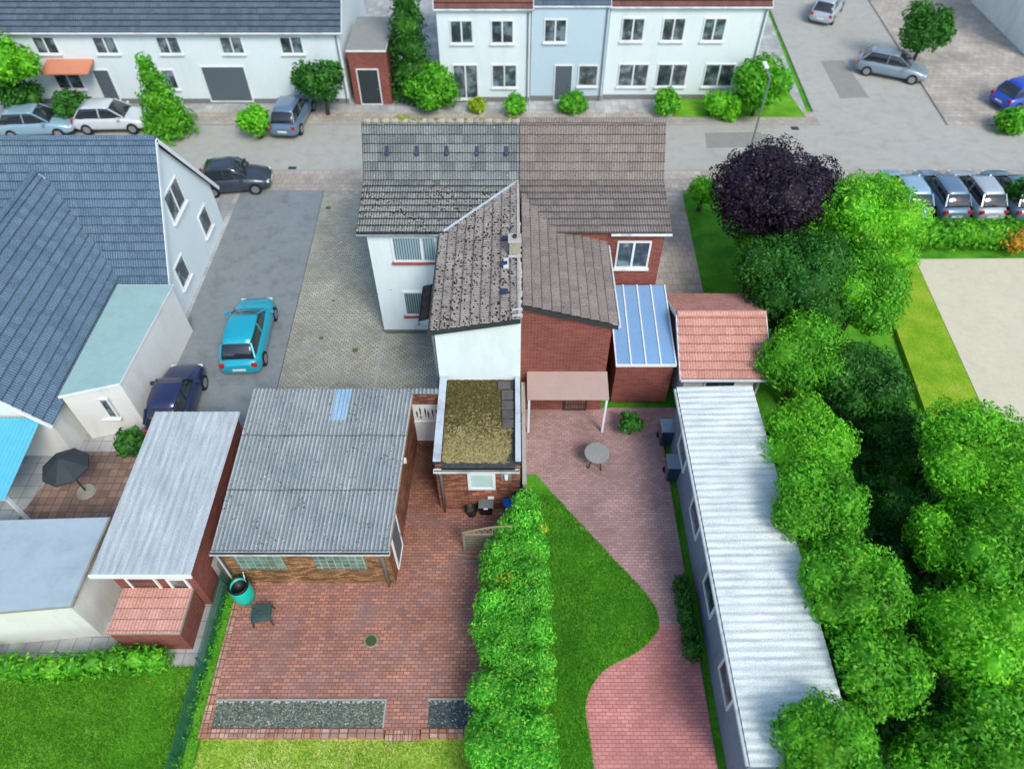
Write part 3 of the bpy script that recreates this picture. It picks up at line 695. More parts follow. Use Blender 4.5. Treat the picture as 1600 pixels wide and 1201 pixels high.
m = MB().bar((-4.95,21.74,2.42), (-4.86,21.74,2.435), .012, .02); m.build('wall_crack', 'grey_plinth', hs)

# the lower wing toward the camera
ws = thing('rear_wing', 'white rear wing with mossy brown lean-to tiled roof running toward the flat roofed shed', 'house wing', (-1.2,19,0))
AL, AR, AZL, AZR = -2.70, XP-.02, 5.30, 5.86
def annz(x): return AZL+(x-AL)*(AZR-AZL)/(AR-AL)
MB().prism([(-2.58,0), (XP-.006,0), (XP-.006,annz(XP)-.10), (-2.58,annz(-2.58)-.10)], 'y', 16.76, 21.748).build('wall', 'white_render', ws)
U = Vector((0,-1,0)); V = Vector((AR-AL,0,AZR-AZL))
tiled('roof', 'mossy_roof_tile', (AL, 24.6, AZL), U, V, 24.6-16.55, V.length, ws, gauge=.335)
m = MB(); m.hexa([(AL,16.56,AZL-.22), (AR,16.56,AZR-.22), (AR,16.60,AZR-.22), (AL,16.60,AZL-.22), (AL,16.56,AZL-.01), (AR,16.56,AZR-.01), (AR,16.60,AZR-.01), (AL,16.60,AZL-.01)])
m.build('verge_board', 'dark_board', ws)
m = MB(); m.tube([(AL-.03, 21.55, AZL-.07), (AL-.03, 16.5, AZL-.09)], .045, 10); m.build('gutter', 'dark_metal', ws)
m = MB(); m.tube([(AL-.03,16.95,AZL-.1), (AL-.02,16.95,AZL-.3), (-2.66,16.9,AZL-.6), (-2.66,16.9,.05)], .045, 10); m.build('downpipe', 'zinc', ws)
# valley flashing
vz = lambda y: EZ+(y-EY)*(KZ-EZ)/(KY-EY)
m = MB(); m.bar((-2.55, 21.62, 5.44), (XP-.05, 24.22, 5.90), .085, .035); m.build('valley_flashing', 'coping_metal', ws)
# party wall verge: mortar lumps
m = MB(); y = 16.7
while y < 21.5:
    r = rnd.uniform(.05, .09); m.lathe([(r, -.03), (r*1.05, .05), (r*.6, .10)], (XP-.05+rnd.uniform(-.02,.02), y, AZR-.02), 7); y += rnd.uniform(.07, .12) if y < 19.3 else .3
s = m.build('verge_mortar', 'pale_mortar', ws); s['kind'] = 'stuff'
MB().bar((XP-.07,16.6,AZR+.03), (XP-.07,24.2,AZR+.03), .10, .06).build('verge_flashing', 'pale_mortar', ws)
for px, py in ((790,373), (788,413), (788,456)):
    q = at(px, py, 5.85); m = MB()
    m.hexa([(q.x-.14,q.y-.11,q.z-.06), (q.x+.14,q.y-.11,q.z), (q.x+.14,q.y+.11,q.z), (q.x-.14,q.y+.11,q.z-.06), (q.x-.12,q.y-.09,q.z+.08), (q.x+.10,q.y-.09,q.z+.09), (q.x+.10,q.y+.09,q.z+.09), (q.x-.12,q.y+.09,q.z+.08)])
    m.build('roof_vent', 'deep_vent', ws, bevel=.02)
MB().hexa([(-.30,19.05,5.79), (-.12,19.05,5.83), (-.12,19.55,5.83), (-.30,19.55,5.79), (-.30,19.05,5.90), (-.12,19.05,5.93), (-.12,19.55,5.93), (-.30,19.55,5.90)]).build('roof_hatch', 'white_gutter', ws, bevel=.02)
MB().bar((-.12,19.62,5.9), (.26,19.55,5.96), .12, .03).build('chimney_flashing', 'coping_metal', ws)
ch = MB().box(-.10, .29, 19.70, 20.12, 5.7, 6.42).build('chimney', 'chimney_render', ws, bevel=.02)
cp = MB().box(-.14, .33, 19.66, 20.16, 6.423, 6.48).build('chimney_cap', 'pale_mortar', ch, bevel=.02)
MB().lathe([(.075,0), (.075,.09), (.055,.09), (.055,.03)], (.095,19.91,6.502), 14).build('flue', 'dark_metal', ch)
m = MB().bar((XP-.3,16.62,AZR+.06), (XP+.02,16.66,AZR+.08), .07, .02).bar((XP-.3,16.9,AZR+.06), (XP+.02,16.95,AZR+.08), .07, .02); m.build('lead_strip', 'coping_metal', ws)
# porch roof over the side door
pr = thing('porch_roof', 'small dark tiled porch roof in the corner between the white house and its wing', 'porch roof', (-3.0,20.7,2.6))
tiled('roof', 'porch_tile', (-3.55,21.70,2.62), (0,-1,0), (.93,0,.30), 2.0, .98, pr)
MB().hexa([(-3.58,19.68,2.44), (-2.62,19.68,2.70), (-2.62,19.73,2.70), (-3.58,19.73,2.44), (-3.58,19.68,2.63), (-2.62,19.68,2.93), (-2.62,19.73,2.93), (-3.58,19.73,2.63)]).build('gable_board', 'coping_metal', pr)
MB().box(-3.60,-3.55,19.68,21.70,2.46,2.60).build('fascia', 'dark_board', pr)
m = MB().bar((-2.6,19.85,1.9), (-3.4,19.85,2.5), .07).bar((-2.6,21.5,1.9), (-3.4,21.5,2.5), .07).bar((-2.63,19.85,1.6),(-2.63,19.85,2.75),.07); m.build('bracket', 'white_paint', pr)
door(ws, '-x', 20.1, 21.1, .05, 2.15, -2.58)

# ================================================================== FLAT ROOFED BRICK SHED
sh = thing('brick_shed', 'red brick flat roofed shed with moss covered roof between pale parapets', 'shed', (-1.1,14.9,0))
MB().box(-2.50, XP-.02, 13.06, 16.755, 0, 2.58).build('wall', 'red_brick', sh)
# lumpy mossy roof
nx, ny = 46, 60; P = []
gg = np.random.default_rng(3); H = gg.random((ny+1, nx+1))*.03
for j in range(ny+1):
    P.append([(-2.29+(2.39)*i/nx, 13.02+3.73*j/ny, 2.60+H[j][i]*(1 if 5 < j else .25)*(1 if i < nx-5 or j > 25 else .3)+.03*j/ny) for i in range(nx+1)])
MB().grid(P).build('roof', 'moss_roof', sh, smooth=True)
m = MB(); m.box(-2.29, .10, 13.0, 16.74, 2.50, 2.585); m.build('roof_deck', 'dark_board', sh)
for x0, x1 in ((-2.56,-2.30), (.105,XP-.01)):
    m = MB().box(x0+.02, x1-.02, 13.16, 16.755, 2.583, 2.80); m.build('parapet', 'dark_board', sh)
    c = MB(); c.box(x0, x1, 13.12, 14.70, 2.803, 2.85); c.box(x0+.003, x1-.003, 14.71, 16.75, 2.803, 2.85); c.build('coping', 'coping_metal', sh, bevel=.01)
m = MB(); m.box(-2.54, .24, 12.90, 12.91, 2.44, 2.54); m.box(-2.54, .24, 12.91, 13.0, 2.44, 2.455); m.box(-2.54, .24, 13.0, 13.01, 2.44, 2.57); m.box(-2.55, -2.54, 12.90, 13.01, 2.44, 2.55); m.box(.24, .25, 12.90, 13.01, 2.44, 2.55)
m.build('gutter', 'white_gutter', sh)
MB().box(-2.53,.23,12.915,12.995,2.456,2.475).build('gutter_leaves', 'leaf_litter', sh)
m = MB(); m.tube([(-2.36,12.955,2.44), (-2.36,12.97,2.3), (-2.34,13.0,2.2), (-2.34,13.0,.14), (-2.34,12.9,.04)], .045, 12); m.build('downpipe', 'zinc', sh, smooth=True)
window(sh, '-y', -1.47, -.55, 1.30, 2.30, 13.06, pane='frosted_glass', fw=.10, depth=.06)
MB().hexa([(-1.50,12.92,1.07), (-.52,12.92,1.07), (-.52,13.06,1.09), (-1.50,13.06,1.09), (-1.50,12.92,1.12), (-.52,12.92,1.12), (-.52,13.06,1.29), (-1.50,13.06,1.29)]).build('sill', 'red_brick', sh)
m = MB()
for i in range(15): m.box(-1.5+i*.066, -1.5+i*.066+.055, 13.045, 13.062, 2.31, 2.44)
m.build('lintel', 'clinker_edge', sh)
lp = MB().box(-.36, -.02, 13.035, 13.06, 1.82, 2.26).build('lamp_plate', 'grey_plastic', sh, bevel=.006)
m = MB(); m.lathe([(.02,0), (.05,.02), (.055,.12), (.02,.14)], (-.19,12.97,1.98), 12); m.bar((-.19,13.04,2.16), (-.19,12.97,2.16), .12, .08); m.build('wall_lamp', 'white_paint', lp)
MB().box(-.83,-.62,12.99,13.06,.72,.80).build('tap_box', 'white_paint', sh)
# tiles and slabs lying on the shed roof
for i, (y0, y1, x0, x1) in enumerate(((16.28,16.62,-.50,-.06), (15.80,16.22,-.36,.04), (15.34,15.74,-.36,.06), (14.98,15.30,-.34,.07), (14.58,14.93,-.34,.07))):
    m = MB(); z = 2.665
    m.box(x0, x1, y0, y1, z, z+.035); n_ = 3
    for k in range(n_): m.bar((x0+.02, y0+(y1-y0)*(k+.5)/n_, z+.045), (x1-.02, y0+(y1-y0)*(k+.5)/n_, z+.045), .07, .03)
    tag(m.build('spare_roof_tile', 'old_tile', bevel=.006), ['brown spare roof tile lying askew nearest the white wall on the mossy shed roof', 'second spare roof tile from the white wall on the mossy shed roof', 'middle one of the five spare tiles on the mossy shed roof', 'second spare tile from the near end of the row on the mossy shed roof', 'spare roof tile nearest the gutter in the row on the mossy shed roof'][i], 'roof tile', 'spare tiles laid on the shed roof')

# ================================================================== GARAGE
ga = thing('garage', 'low brick garage with grey corrugated roof and two glass block windows beside the patio', 'garage', (-6.4,13.2,0))
GX0, GX1, GY0, GY1 = -9.10, -3.72, 10.27, 16.05
gz = lambda y: 2.45+(y-10.13)*(.43/5.98)
MB().prism([(GY0,0), (GY1,0), (GY1,gz(GY1)-.05), (GY0,gz(GY0)-.05)], 'x', GX0+.003, GX1-.01).build('wall', 'ochre_brick', ga)
MB().hexa([(GX1-.009,GY0+.003,0), (GX1,GY0+.003,0), (GX1,GY1,0), (GX1-.009,GY1,0), (GX1-.009,GY0+.003,gz(GY0)-.06), (GX1,GY0+.003,gz(GY0)-.06), (GX1,GY1,gz(GY1)-.06), (GX1-.009,GY1,gz(GY1)-.06)]).build('side_wall', 'red_brick', ga)
V = Vector((0,5.98,.43))
corrugated('roof', 'fibre_cement', (-9.20,10.13,2.47), (1,0,0), V, 5.60, V.length, ga, sheet=2.03)
q0 = 2.92
corrugated('translucent_sheet', 'blue_sheet', (-9.20+q0,10.13+4.68,2.47+.337+.014), (1,0,0), V, .53, V.length*(1.28/5.98), ga, off=q0, sheet=3)
corrugated('passage_roof', 'fibre_cement', (-3.50,15.86,2.875), (1,0,0), Vector((0,.26,.019)), .96, .262, ga)
m = MB(); m.box(-9.25, -3.58, 10.03, 10.04, 2.35, 2.43); m.box(-9.25, -3.58, 10.04, 10.14, 2.35, 2.362); m.box(-9.25, -3.58, 10.14, 10.15, 2.35, 2.44); m.box(-3.58,-3.57,10.03,10.15,2.35,2.44); m.build('gutter', 'white_gutter', ga)
MB().box(-9.24,-3.59,10.043,10.137,2.363,2.375).build('gutter_leaves', 'dark_board', ga)
m = MB(); m.tube([(-3.95,10.09,2.35), (-3.95,10.12,2.2), (-3.92,10.21,1.85), (-3.92,10.21,.10), (-3.92,10.12,.03)], .05, 12); m.build('downpipe', 'zinc', ga, smooth=True)
m = MB(); m.tube([(-9.16,10.09,2.35), (-9.17,10.18,2.2), (-9.18,10.2,1.1), (-9.17,10.2,.05)], .035, 10); m.build('downpipe', 'white_gutter', ga)
for x0, x1 in ((-8.72,-7.18), (-6.18,-4.52)):
    MB().box(x0, x1, 10.245, 10.30, 1.06, 2.26).build('glass_block_window', 'glass_block', ga)
m = MB().bar((-3.60,10.15,2.42), (-3.60,16.1,2.85), .03, .12); m.build('verge_board', 'raw_wood', ga)
door(ga, '+x', 10.74, 11.66, .02, 2.12, GX1)
MB().box(-3.70,-3.58,13.55,13.66,2.05,2.28).build('wall_lamp', 'white_paint', ga, bevel=.02)
m = MB().box(-3.72,-2.56,15.90,16.05,2.30,2.80); m.build('lintel_wall', 'red_brick', ga)
# the garage is not quite square: its far side is a little wider than its front
for o in ga.children:
    if o.type == 'MESH' and o.name.split('.')[0] not in ('passage_roof', 'lintel_wall'):
        for stack in [o]+list(o.children):
            for v_ in stack.data.vertices:
                v_.co.x = -9.0+(v_.co.x+9.2)*(5.32+(v_.co.y-10.1)/6*.24)/5.6
# gate in the passage
gt = thing('passage_gate', 'white sheet metal gate with black marks closing the passage beside the garage', 'gate', (-3.1,16.1,0))
m = MB()
for i in range(12): m.box(-3.60+i*.083, -3.60+i*.083+.06, 15.985, 16.01, .12, 1.15)
m.box(-3.62,-2.58,16.01,16.02,.10,2.22); m.build('panel', 'white_paint', gt)
m = MB(); m.box(-3.66,-3.60,15.96,16.03,.05,2.27); m.box(-3.60,-2.58,15.96,16.03,2.20,2.27); m.box(-3.60,-2.58,15.96,16.03,.05,.12); m.box(-3.60,-2.58,15.96,16.03,1.15,1.21); m.build('gate_frame', 'white_paint', gt)
m = MB()
for x, z, h in ((-3.43,1.62,.42), (-3.30,1.80,.46), (-3.12,1.72,.56), (-3.02,1.60,.52), (-3.31,1.44,.18), (-2.86,1.7,.5), (-2.72,1.75,.4)):
    m.hexa([(x-.008,16.0,z-h/2), (x+.012,16.0,z-h/2), (x+.012,16.011,z-h/2), (x-.008,16.011,z-h/2), (x-.032,16.0,z+h*.15), (x+.028,16.0,z+h*.15), (x+.028,16.011,z+h*.15), (x-.032,16.011,z+h*.15)])
    m.poly([(x-.032,16.0,z+h*.15), (x+.028,16.0,z+h*.15), (x-.01,16.0,z+h/2)])
m.box(-3.3,-2.62,16.0,16.012,1.05,1.13); m.build('black_marks', 'dark_plastic', gt)

# ================================================================== THINGS ON THE PATIO
def barrel():
    p = at(385,934); t = thing('rain_barrel', 'turquoise plastic rain barrel with black rim at the left corner of the garage', 'rain barrel', (p.x,p.y,0))
    MB().lathe([(.24,0), (.29,.03), (.335,.3), (.34,.55), (.325,.80), (.31,.90), (.26,.90), (.25,.5)], (p.x,p.y,0), 32).build('body', 'teal_plastic', t, smooth=True)
    MB().lathe([(.25,.60), (.26,.86), (.315,.87), (.325,.95), (.30,.97), (.262,.965), (.255,.62)], (p.x,p.y,0), 32).build('rim', 'dark_plastic', t, smooth=True)
    MB().tube([(p.x+.16,p.y+.2,.8), (p.x+.17,p.y+.24,1.1), (p.x+.15,p.y+.33,1.2)], .02, 8).build('hose', 'white_gutter', t)
barrel()
def slat_table():
    p = at(408,957,.40); t = thing('slatted_table', 'small dark green slatted garden table on the patio next to the turquoise barrel', 'garden table', (p.x,p.y,0), local=True, rz=R(8))
    m = MB()
    for i in range(6): m.box(-.30, .30, -.27+i*.092, -.27+i*.092+.072, .38, .405)
    m.build('slats', 'dark_green_wood', t, bevel=.005)
    m = MB(); m.box(-.30,-.265,-.27,.27,.33,.378); m.box(.265,.30,-.27,.27,.33,.378); m.box(-.265,.265,-.27,-.24,.33,.377); m.build('frame', 'dark_green_wood', t)
    for sx in (-1,1):
        for sy in (-1,1): MB().bar((sx*.25,sy*.22,.33), (sx*.30,sy*.27,0), .045).build('leg', 'dark_metal', t)
slat_table()
p = at(737,803)
t = thing('plant_pot', 'empty round black plant pot against the shed wall under the window', 'plant pot', (p.x,p.y,0))
MB().lathe([(.15,0), (.205,.32), (.225,.33), (.225,.37), (.195,.37), (.17,.12), (0,.11)], (p.x,p.y,0), 24).build('pot', 'dark_plastic', t, smooth=True)
MB().lathe([(.172,.10), (.175,.13), (0.01,.14)], (p.x,p.y,0), 20).build('earth', 'soil', t)
p = at(760,798)
t = thing('waste_bin', 'black bin with light grey lid between the plant pot and the blue tub', 'bin', (p.x,p.y,0))
MB().hexa([(p.x-.20,p.y-.17,0), (p.x+.20,p.y-.17,0), (p.x+.20,p.y+.17,0), (p.x-.20,p.y+.17,0), (p.x-.24,p.y-.2,.55), (p.x+.24,p.y-.2,.55), (p.x+.24,p.y+.2,.55), (p.x-.24,p.y+.2,.55)]).build('body', 'dark_plastic', t, bevel=.02)
m = MB().box(p.x-.26,p.x+.26,p.y-.23,p.y+.22,.553,.60); m.box(p.x-.17,p.x+.17,p.y-.14,p.y+.13,.60,.62); m.build('lid', 'grey_plastic', t, bevel=.02)
MB().box(p.x-.07,p.x+.07,p.y-.265,p.y-.23,.53,.57).build('handle', 'white_paint', t)
p = at(800,796)
t = thing('blue_tub', 'bright blue plastic tub against the shed wall half hidden by the hedge', 'tub', (p.x,p.y,0))
MB().lathe([(.24,0), (.30,.55), (.33,.56), (.33,.60), (.27,.60)], (p.x,p.y,0), 24).build('body', 'blue_plastic', t, smooth=True)
MB().lathe([(.335,.602), (.335,.63), (.2,.69), (.03,.70)], (p.x,p.y,0), 24).build('lid', 'blue_plastic', t, smooth=True)
# wooden fence panel with arched trellis top
fp = thing('fence_panel', 'weathered wooden fence panel with arched lattice top sticking out of the hedge', 'fence panel', (-.8,11.45,0))
m = MB()
for i in range(8): m.hexa([(-1.55,11.425,.12+i*.125), (0,11.425,.12+i*.125), (0,11.445,.12+i*.125), (-1.55,11.445,.12+i*.125), (-1.55,11.385,.12+i*.125+.10), (0,11.385,.12+i*.125+.10), (0,11.405,.12+i*.125+.105), (-1.55,11.405,.12+i*.125+.105)])
m.build('boards', 'grey_wood', fp)
m = MB(); m.box(-1.62,-1.53,11.38,11.46,0,1.25); m.box(-.05,.04,11.38,11.46,0,1.7); m.build('post', 'grey_wood', fp)
pts = [(-1.62+1.66*k/10, 11.42, 1.22+.46*math.sin(k/10*math.pi/2)) for k in range(11)]
m = MB()
for a, b in zip(pts, pts[1:]): m.bar(a, b, .05, .05)
m.bar((-1.6,11.42,1.15), (.02,11.42,1.15), .05); m.build('arched_rail', 'raw_wood', fp)
m = MB()
for k in range(9):
    x = -1.5+k*.17; zt = lambda xx: 1.22+.46*math.sin(max(0,min(1,(xx+1.62)/1.66))*math.pi/2)
    m.bar((x,11.43,1.15), (min(x+.3,.0),11.43,zt(x+.3)-.02 if x+.3 < 0 else zt(0)), .018); m.bar((x+.25 if x+.25<0 else 0,11.415,1.15), (max(x,-1.6),11.415,zt(x)-.03), .018)
m.build('lattice', 'grey_wood', fp)
a = at(711,866); b = at(748,871)
tag(MB().bar((a.x,a.y,.02), (b.x+.1,b.y,.03), .06, .03).build('loose_slat', 'raw_wood'), 'pale loose wooden slat on the paving in front of the fence panel', 'wooden slat', 'slats by the fence panel')
a = at(716,874); b = at(745,876)
tag(MB().bar((a.x,a.y-.1,.02), (b.x+.1,b.y,.03), .05, .03).build('loose_slat', 'grey_wood'), 'grey loose wooden slat nearest the camera by the fence panel', 'wooden slat', 'slats by the fence panel')
# small manhole covers on the driveway
for px, py, s_ in ((555,547,.13), (502,528,.10), (521,470,.07), (513,325,.14)):
    p = at(px, py)
    tag(MB().lathe([(s_,0), (s_,.008), (s_*.8,.012)], (p.x,p.y,.002), 18).build('manhole', 'leaf_litter'), {555:'dark round manhole cover nearest the garage on the pale driveway paving', 502:'brown manhole cover left of the darkest one on the pale driveway', 521:'smallest manhole cover midway along the pale driveway', 513:'manhole cover at the street end of the pale driveway'}[px], 'manhole cover', 'manhole covers in the driveway')

# green wire fence on the left
fn = thing('wire_fence', 'dark green wire mesh fence along the left edge of the patio and lawn', 'fence', (-9.2,7,0))
m = MB(); y = 2.2
while y < 10.25: m.bar((-9.2,y,-.1), (-9.2,y,.92), .011, .011, (0,1,0)); y += .05
for k in range(11): m.bar((-9.2,2.2,-.08+k*.1), (-9.2,10.25,-.08+k*.1), .012)
m.build('mesh_panel', plain('green_wire', (.015,.13,.085), .5, .2, 3), fn)
for k in range(4): MB().tube([(-9.2,2.4+k*2.55,-.2), (-9.2,2.4+k*2.55,1.0)], .03, 8).build('post', 'green_wire', fn)
leaves('climbing_weeds', 'green_leaf', [(-9.16,9.4-k*.55+rnd.uniform(-.2,.2),.1+rnd.random()*.3,.14,.3,.25) for k in range(13)], .05, .35, fn, 44, core=False)
t = tag(leaves('weeds', 'bright_leaf', [(-9.0+rnd.uniform(-.08,.08), 10-k*.5, -.01, .09, .24, .08) for k in range(13)], .04, .35, None, 45, core=False), 'weeds growing in the strip between the patio and the green wire fence', 'weeds', kind='stuff')

# ================================================================== HEDGE
hb = []; g = random.Random(11)
left = [(3.2,-1.0), (4.4,-1.08), (5.4,-1.25), (6.3,-1.3), (7.2,-1.0), (8.2,-1.15), (9.2,-1.02), (10.2,-1.0), (10.9,-.85), (11.5,-.5)]
y = 3.0
while y < 11.4:
    lx = np.interp(y, [a for a, _ in left], [b for _, b in left]); rx = 1.2
    cx = (lx+rx)/2; hw = (rx-lx)/2; top = 2.15+.15*math.sin(y*1.7)
    hb.append((cx+g.uniform(-.08,.08), y, 1.0, hw*.84, .90, top-1.05))
    hb.append((lx+.55+g.uniform(-.09,.06), y+g.uniform(-.2,.2), 1.3+g.uniform(-.2,.25), .56, .52, .78))
    hb.append((rx-.52+g.uniform(-.06,.06), y+g.uniform(-.2,.2), 1.35+g.uniform(-.2,.25), .54, .50, .78))
    y += .85
hb += [(.35,11.7,1.15,.75,.6,.98), (.45,12.4,1.1,.5,.5,.92), (-.25,11.5,.9,.4,.4,.75)]
hd = thing('laurel_hedge', 'tall bright green laurel hedge along the right side of the patio', 'hedge', (.1,7.5,0))
leaves('foliage', 'laurel_leaf', hb, .056, 1.45, hd, 12, up=.4, wid=.36)
leaves('young_shoots', 'yellow_leaf', [(*at(849,826,1.9)[:2],1.95,.16,.14,.12), (*at(790,903,2.0)[:2],2.05,.28,.16,.10), (*at(775,925,2.0)[:2],2.0,.15,.15,.1)], .06, .7, hd, 13, core=False)
m = MB(); y = 3.4
while y < 12.4: m.tube([(.1,y,-.1), (.15,y+.05,.7), (.05,y,1.5)], [.06,.05,.02], 7); y += .8
m.build('stems', 'bark', hd)

# ================================================================== CARS
def loft(secs, ring):
    m = MB(); k = None
    for s in secs:
        pts = ring(*s); k = len(pts); m.v += pts
    for i in range(len(secs)-1):
        for j in range(k): j2 = (j+1) % k; m.face([i*k+j, i*k+j2, (i+1)*k+j2, (i+1)*k+j])
    m.face([j for j in reversed(range(k))]); m.face([(len(secs)-1)*k+j for j in range(k)]); return m
def car(label, x, y, heading, paint, L=4.15, W=1.74, Hh=1.46, z=0.0, group='cars parked on the driveways and streets', estate=False, cat='car'):
    t = thing('parked_car', label, cat, (x,y,z), group, local=True, rz=R(heading))
    h = L/2
    def ring(cx, hw, zl, zt, top=.0):
        pts = []
        for k in range(16):
            a = 2*math.pi*k/16+.196; c_, s_ = math.cos(a), math.sin(a)
            yy = hw*math.copysign(abs(c_)**.42, c_); zz = (zl+zt)/2+(zt-zl)/2*math.copysign(abs(s_)**.5, s_)
            if zz > zl+(zt-zl)*.7: yy *= .94
            pts.append((cx, yy, zz))
        return pts
    w = W/2
    body = loft([(-h, w*.74, .34, .66), (-h+.06, w*.88, .26, .78), (-h+.28, w*.97, .20, .90), (-h+.9, w, .18, .95), (-.1, w, .18, .94), (h-1.25, w, .18, .93), (h-.75, w*.98, .2, .86), (h-.30, w*.92, .22, .74), (h-.07, w*.80, .28, .62), (h, w*.66, .34, .54)], ring)
    b = body.build('body', paint, t, smooth=True)
    rx0 = -h+(.12 if estate else .25)
    cab = [(rx0, w*.72, .80, .96), (rx0+.35, w*.80, .82, Hh-.10), (rx0+.75, w*.80, .82, Hh-.02), (-.05, w*.80, .82, Hh-.01), (.35, w*.78, .82, Hh-.10), (h-1.10, w*.74, .80, .96)]
    def cring(cx, hw, zl, zt):
        f = max(.0, min(1, (zt-.95)/.4)); tw = hw*(1-.17*f)
        return [(cx,hw,zl), (cx,hw,(zl+.93)/2), (cx,(hw+tw)/2,(zl+zt)/2+.05), (cx,tw,zt-.04), (cx,tw*.85,zt), (cx,0,zt+.012), (cx,-tw*.85,zt), (cx,-tw,zt-.04), (cx,-(hw+tw)/2,(zl+zt)/2+.05), (cx,-hw,(zl+.93)/2), (cx,-hw,zl)]
    loft(cab, cring).build('windows', 'car_glass', t, smooth=True)
    def rring(cx, hw, zt): return [(cx,hw,zt-.05), (cx,hw*.94,zt-.012), (cx,hw*.55,zt+.008), (cx,0,zt+.014), (cx,-hw*.55,zt+.008), (cx,-hw*.94,zt-.012), (cx,-hw,zt-.05), (cx,0,zt-.07)]
    loft([(rx0+.38, w*.62, Hh-.06), (rx0+.75, w*.695, Hh+.005), (-.05, w*.695, Hh+.015), (.22, w*.66, Hh-.03)], rring).build('roof', paint, t, smooth=True)
    for s in (-1,1):
        for (a, za), (c, zc) in (((rx0+.40,Hh-.08), (rx0+.02,.93)), ((.25,Hh-.06), (h-1.12,.93)), ((-.35,Hh-.04), (-.38,.93))): MB().bar((a,s*w*.665,za), (c,s*w*.80,zc), .06, .05).build('pillar', paint, t)
    for sx in (-1,1):
        for s in (-1,1):
            cx = sx*(h-.80) if sx > 0 else -h+.78
            wh = MB().tube([(cx,s*(w-.20),.31), (cx,s*(w-.005),.31)], .315, 20).build('wheel', 'tyre', t)
            MB().tube([(cx,s*(w-.03),.31), (cx,s*(w+.008),.31)], .20, 14).build('rim', 'rim', wh)
    MB().box(h-.03,h+.012,-.26,.26,.36,.47).build('number_plate', 'white_paint', t); MB().box(-h-.012,-h+.03,-.26,.26,.46,.57).build('number_plate', 'white_paint', t)
    for s in (-1,1):
        MB().box(h-.26,h-.055,min(s*w*.50,s*w*.78),max(s*w*.50,s*w*.78),.50,.625).build('headlight', 'headlamp', t, bevel=.03)
        MB().box(-h+.015,-h+.12,min(s*w*.60,s*w*.86),max(s*w*.60,s*w*.86),.62,.82).build('tail_light', 'tail_light', t, bevel=.03)
        MB().box(h-1.42,h-1.28,min(s*w*.98,s*(w+.16)),max(s*w*.98,s*(w+.16)),.92,1.04).build('wing_mirror', paint, t, bevel=.03)
    return t
car('turquoise hatchback parked on the asphalt driveway left of the white house', -11.05, 21.2, 93, 'turquoise_paint', L=4.2)
car('navy blue car parked below the turquoise car beside the teal flat roof', -13.0, 17.6, 92, 'navy_paint', L=3.6, W=1.6)
p = at(372,292); car('dark car parked across the street end of the asphalt driveway', p.x, p.y, 8, 'dark_grey_paint', L=3.7)
p = at(1392,118); car('grey blue car standing by the side road junction at top right', p.x, p.y+.3, -25, 'grey_blue_paint', L=4.3, z=-.10)
p = at(1585,160); car('bright blue car at the right edge of the photo, top right', p.x+.5, p.y, 20, 'blue_paint', L=4.4)
p = at(1290,22); car('silver car at the top of the side road', p.x, p.y, 60, 'silver_paint', z=-.10)
for i, (px, mt, lab) in enumerate(((1412,'pale_blue_paint','pale blue car, left one of the row behind the hedge at right'), (1468,'steel_blue_paint','steel blue car second in the row behind the hedge at right'), (1522,'silver_paint','silver car third in the row behind the hedge at right'), (1578,'steel_blue_paint','steel blue car nearest the right edge in the row behind the hedge'))):
    p = at(px, 302, .5); car(lab, p.x, p.y, 92, mt, L=4.0, W=1.6)
for px, py, mt, lab, a in ((62,196,'pale_blue_paint','pale blue car parked between shrubs at top left',4), (178,188,'white_car_paint','white car parked across the street left of the tall conifer',2), (458,180,'steel_blue_paint','steel blue car parked by the brick annex across the street',85)):
    p = at(px, py, .4); car(lab, p.x, p.y, a, mt)

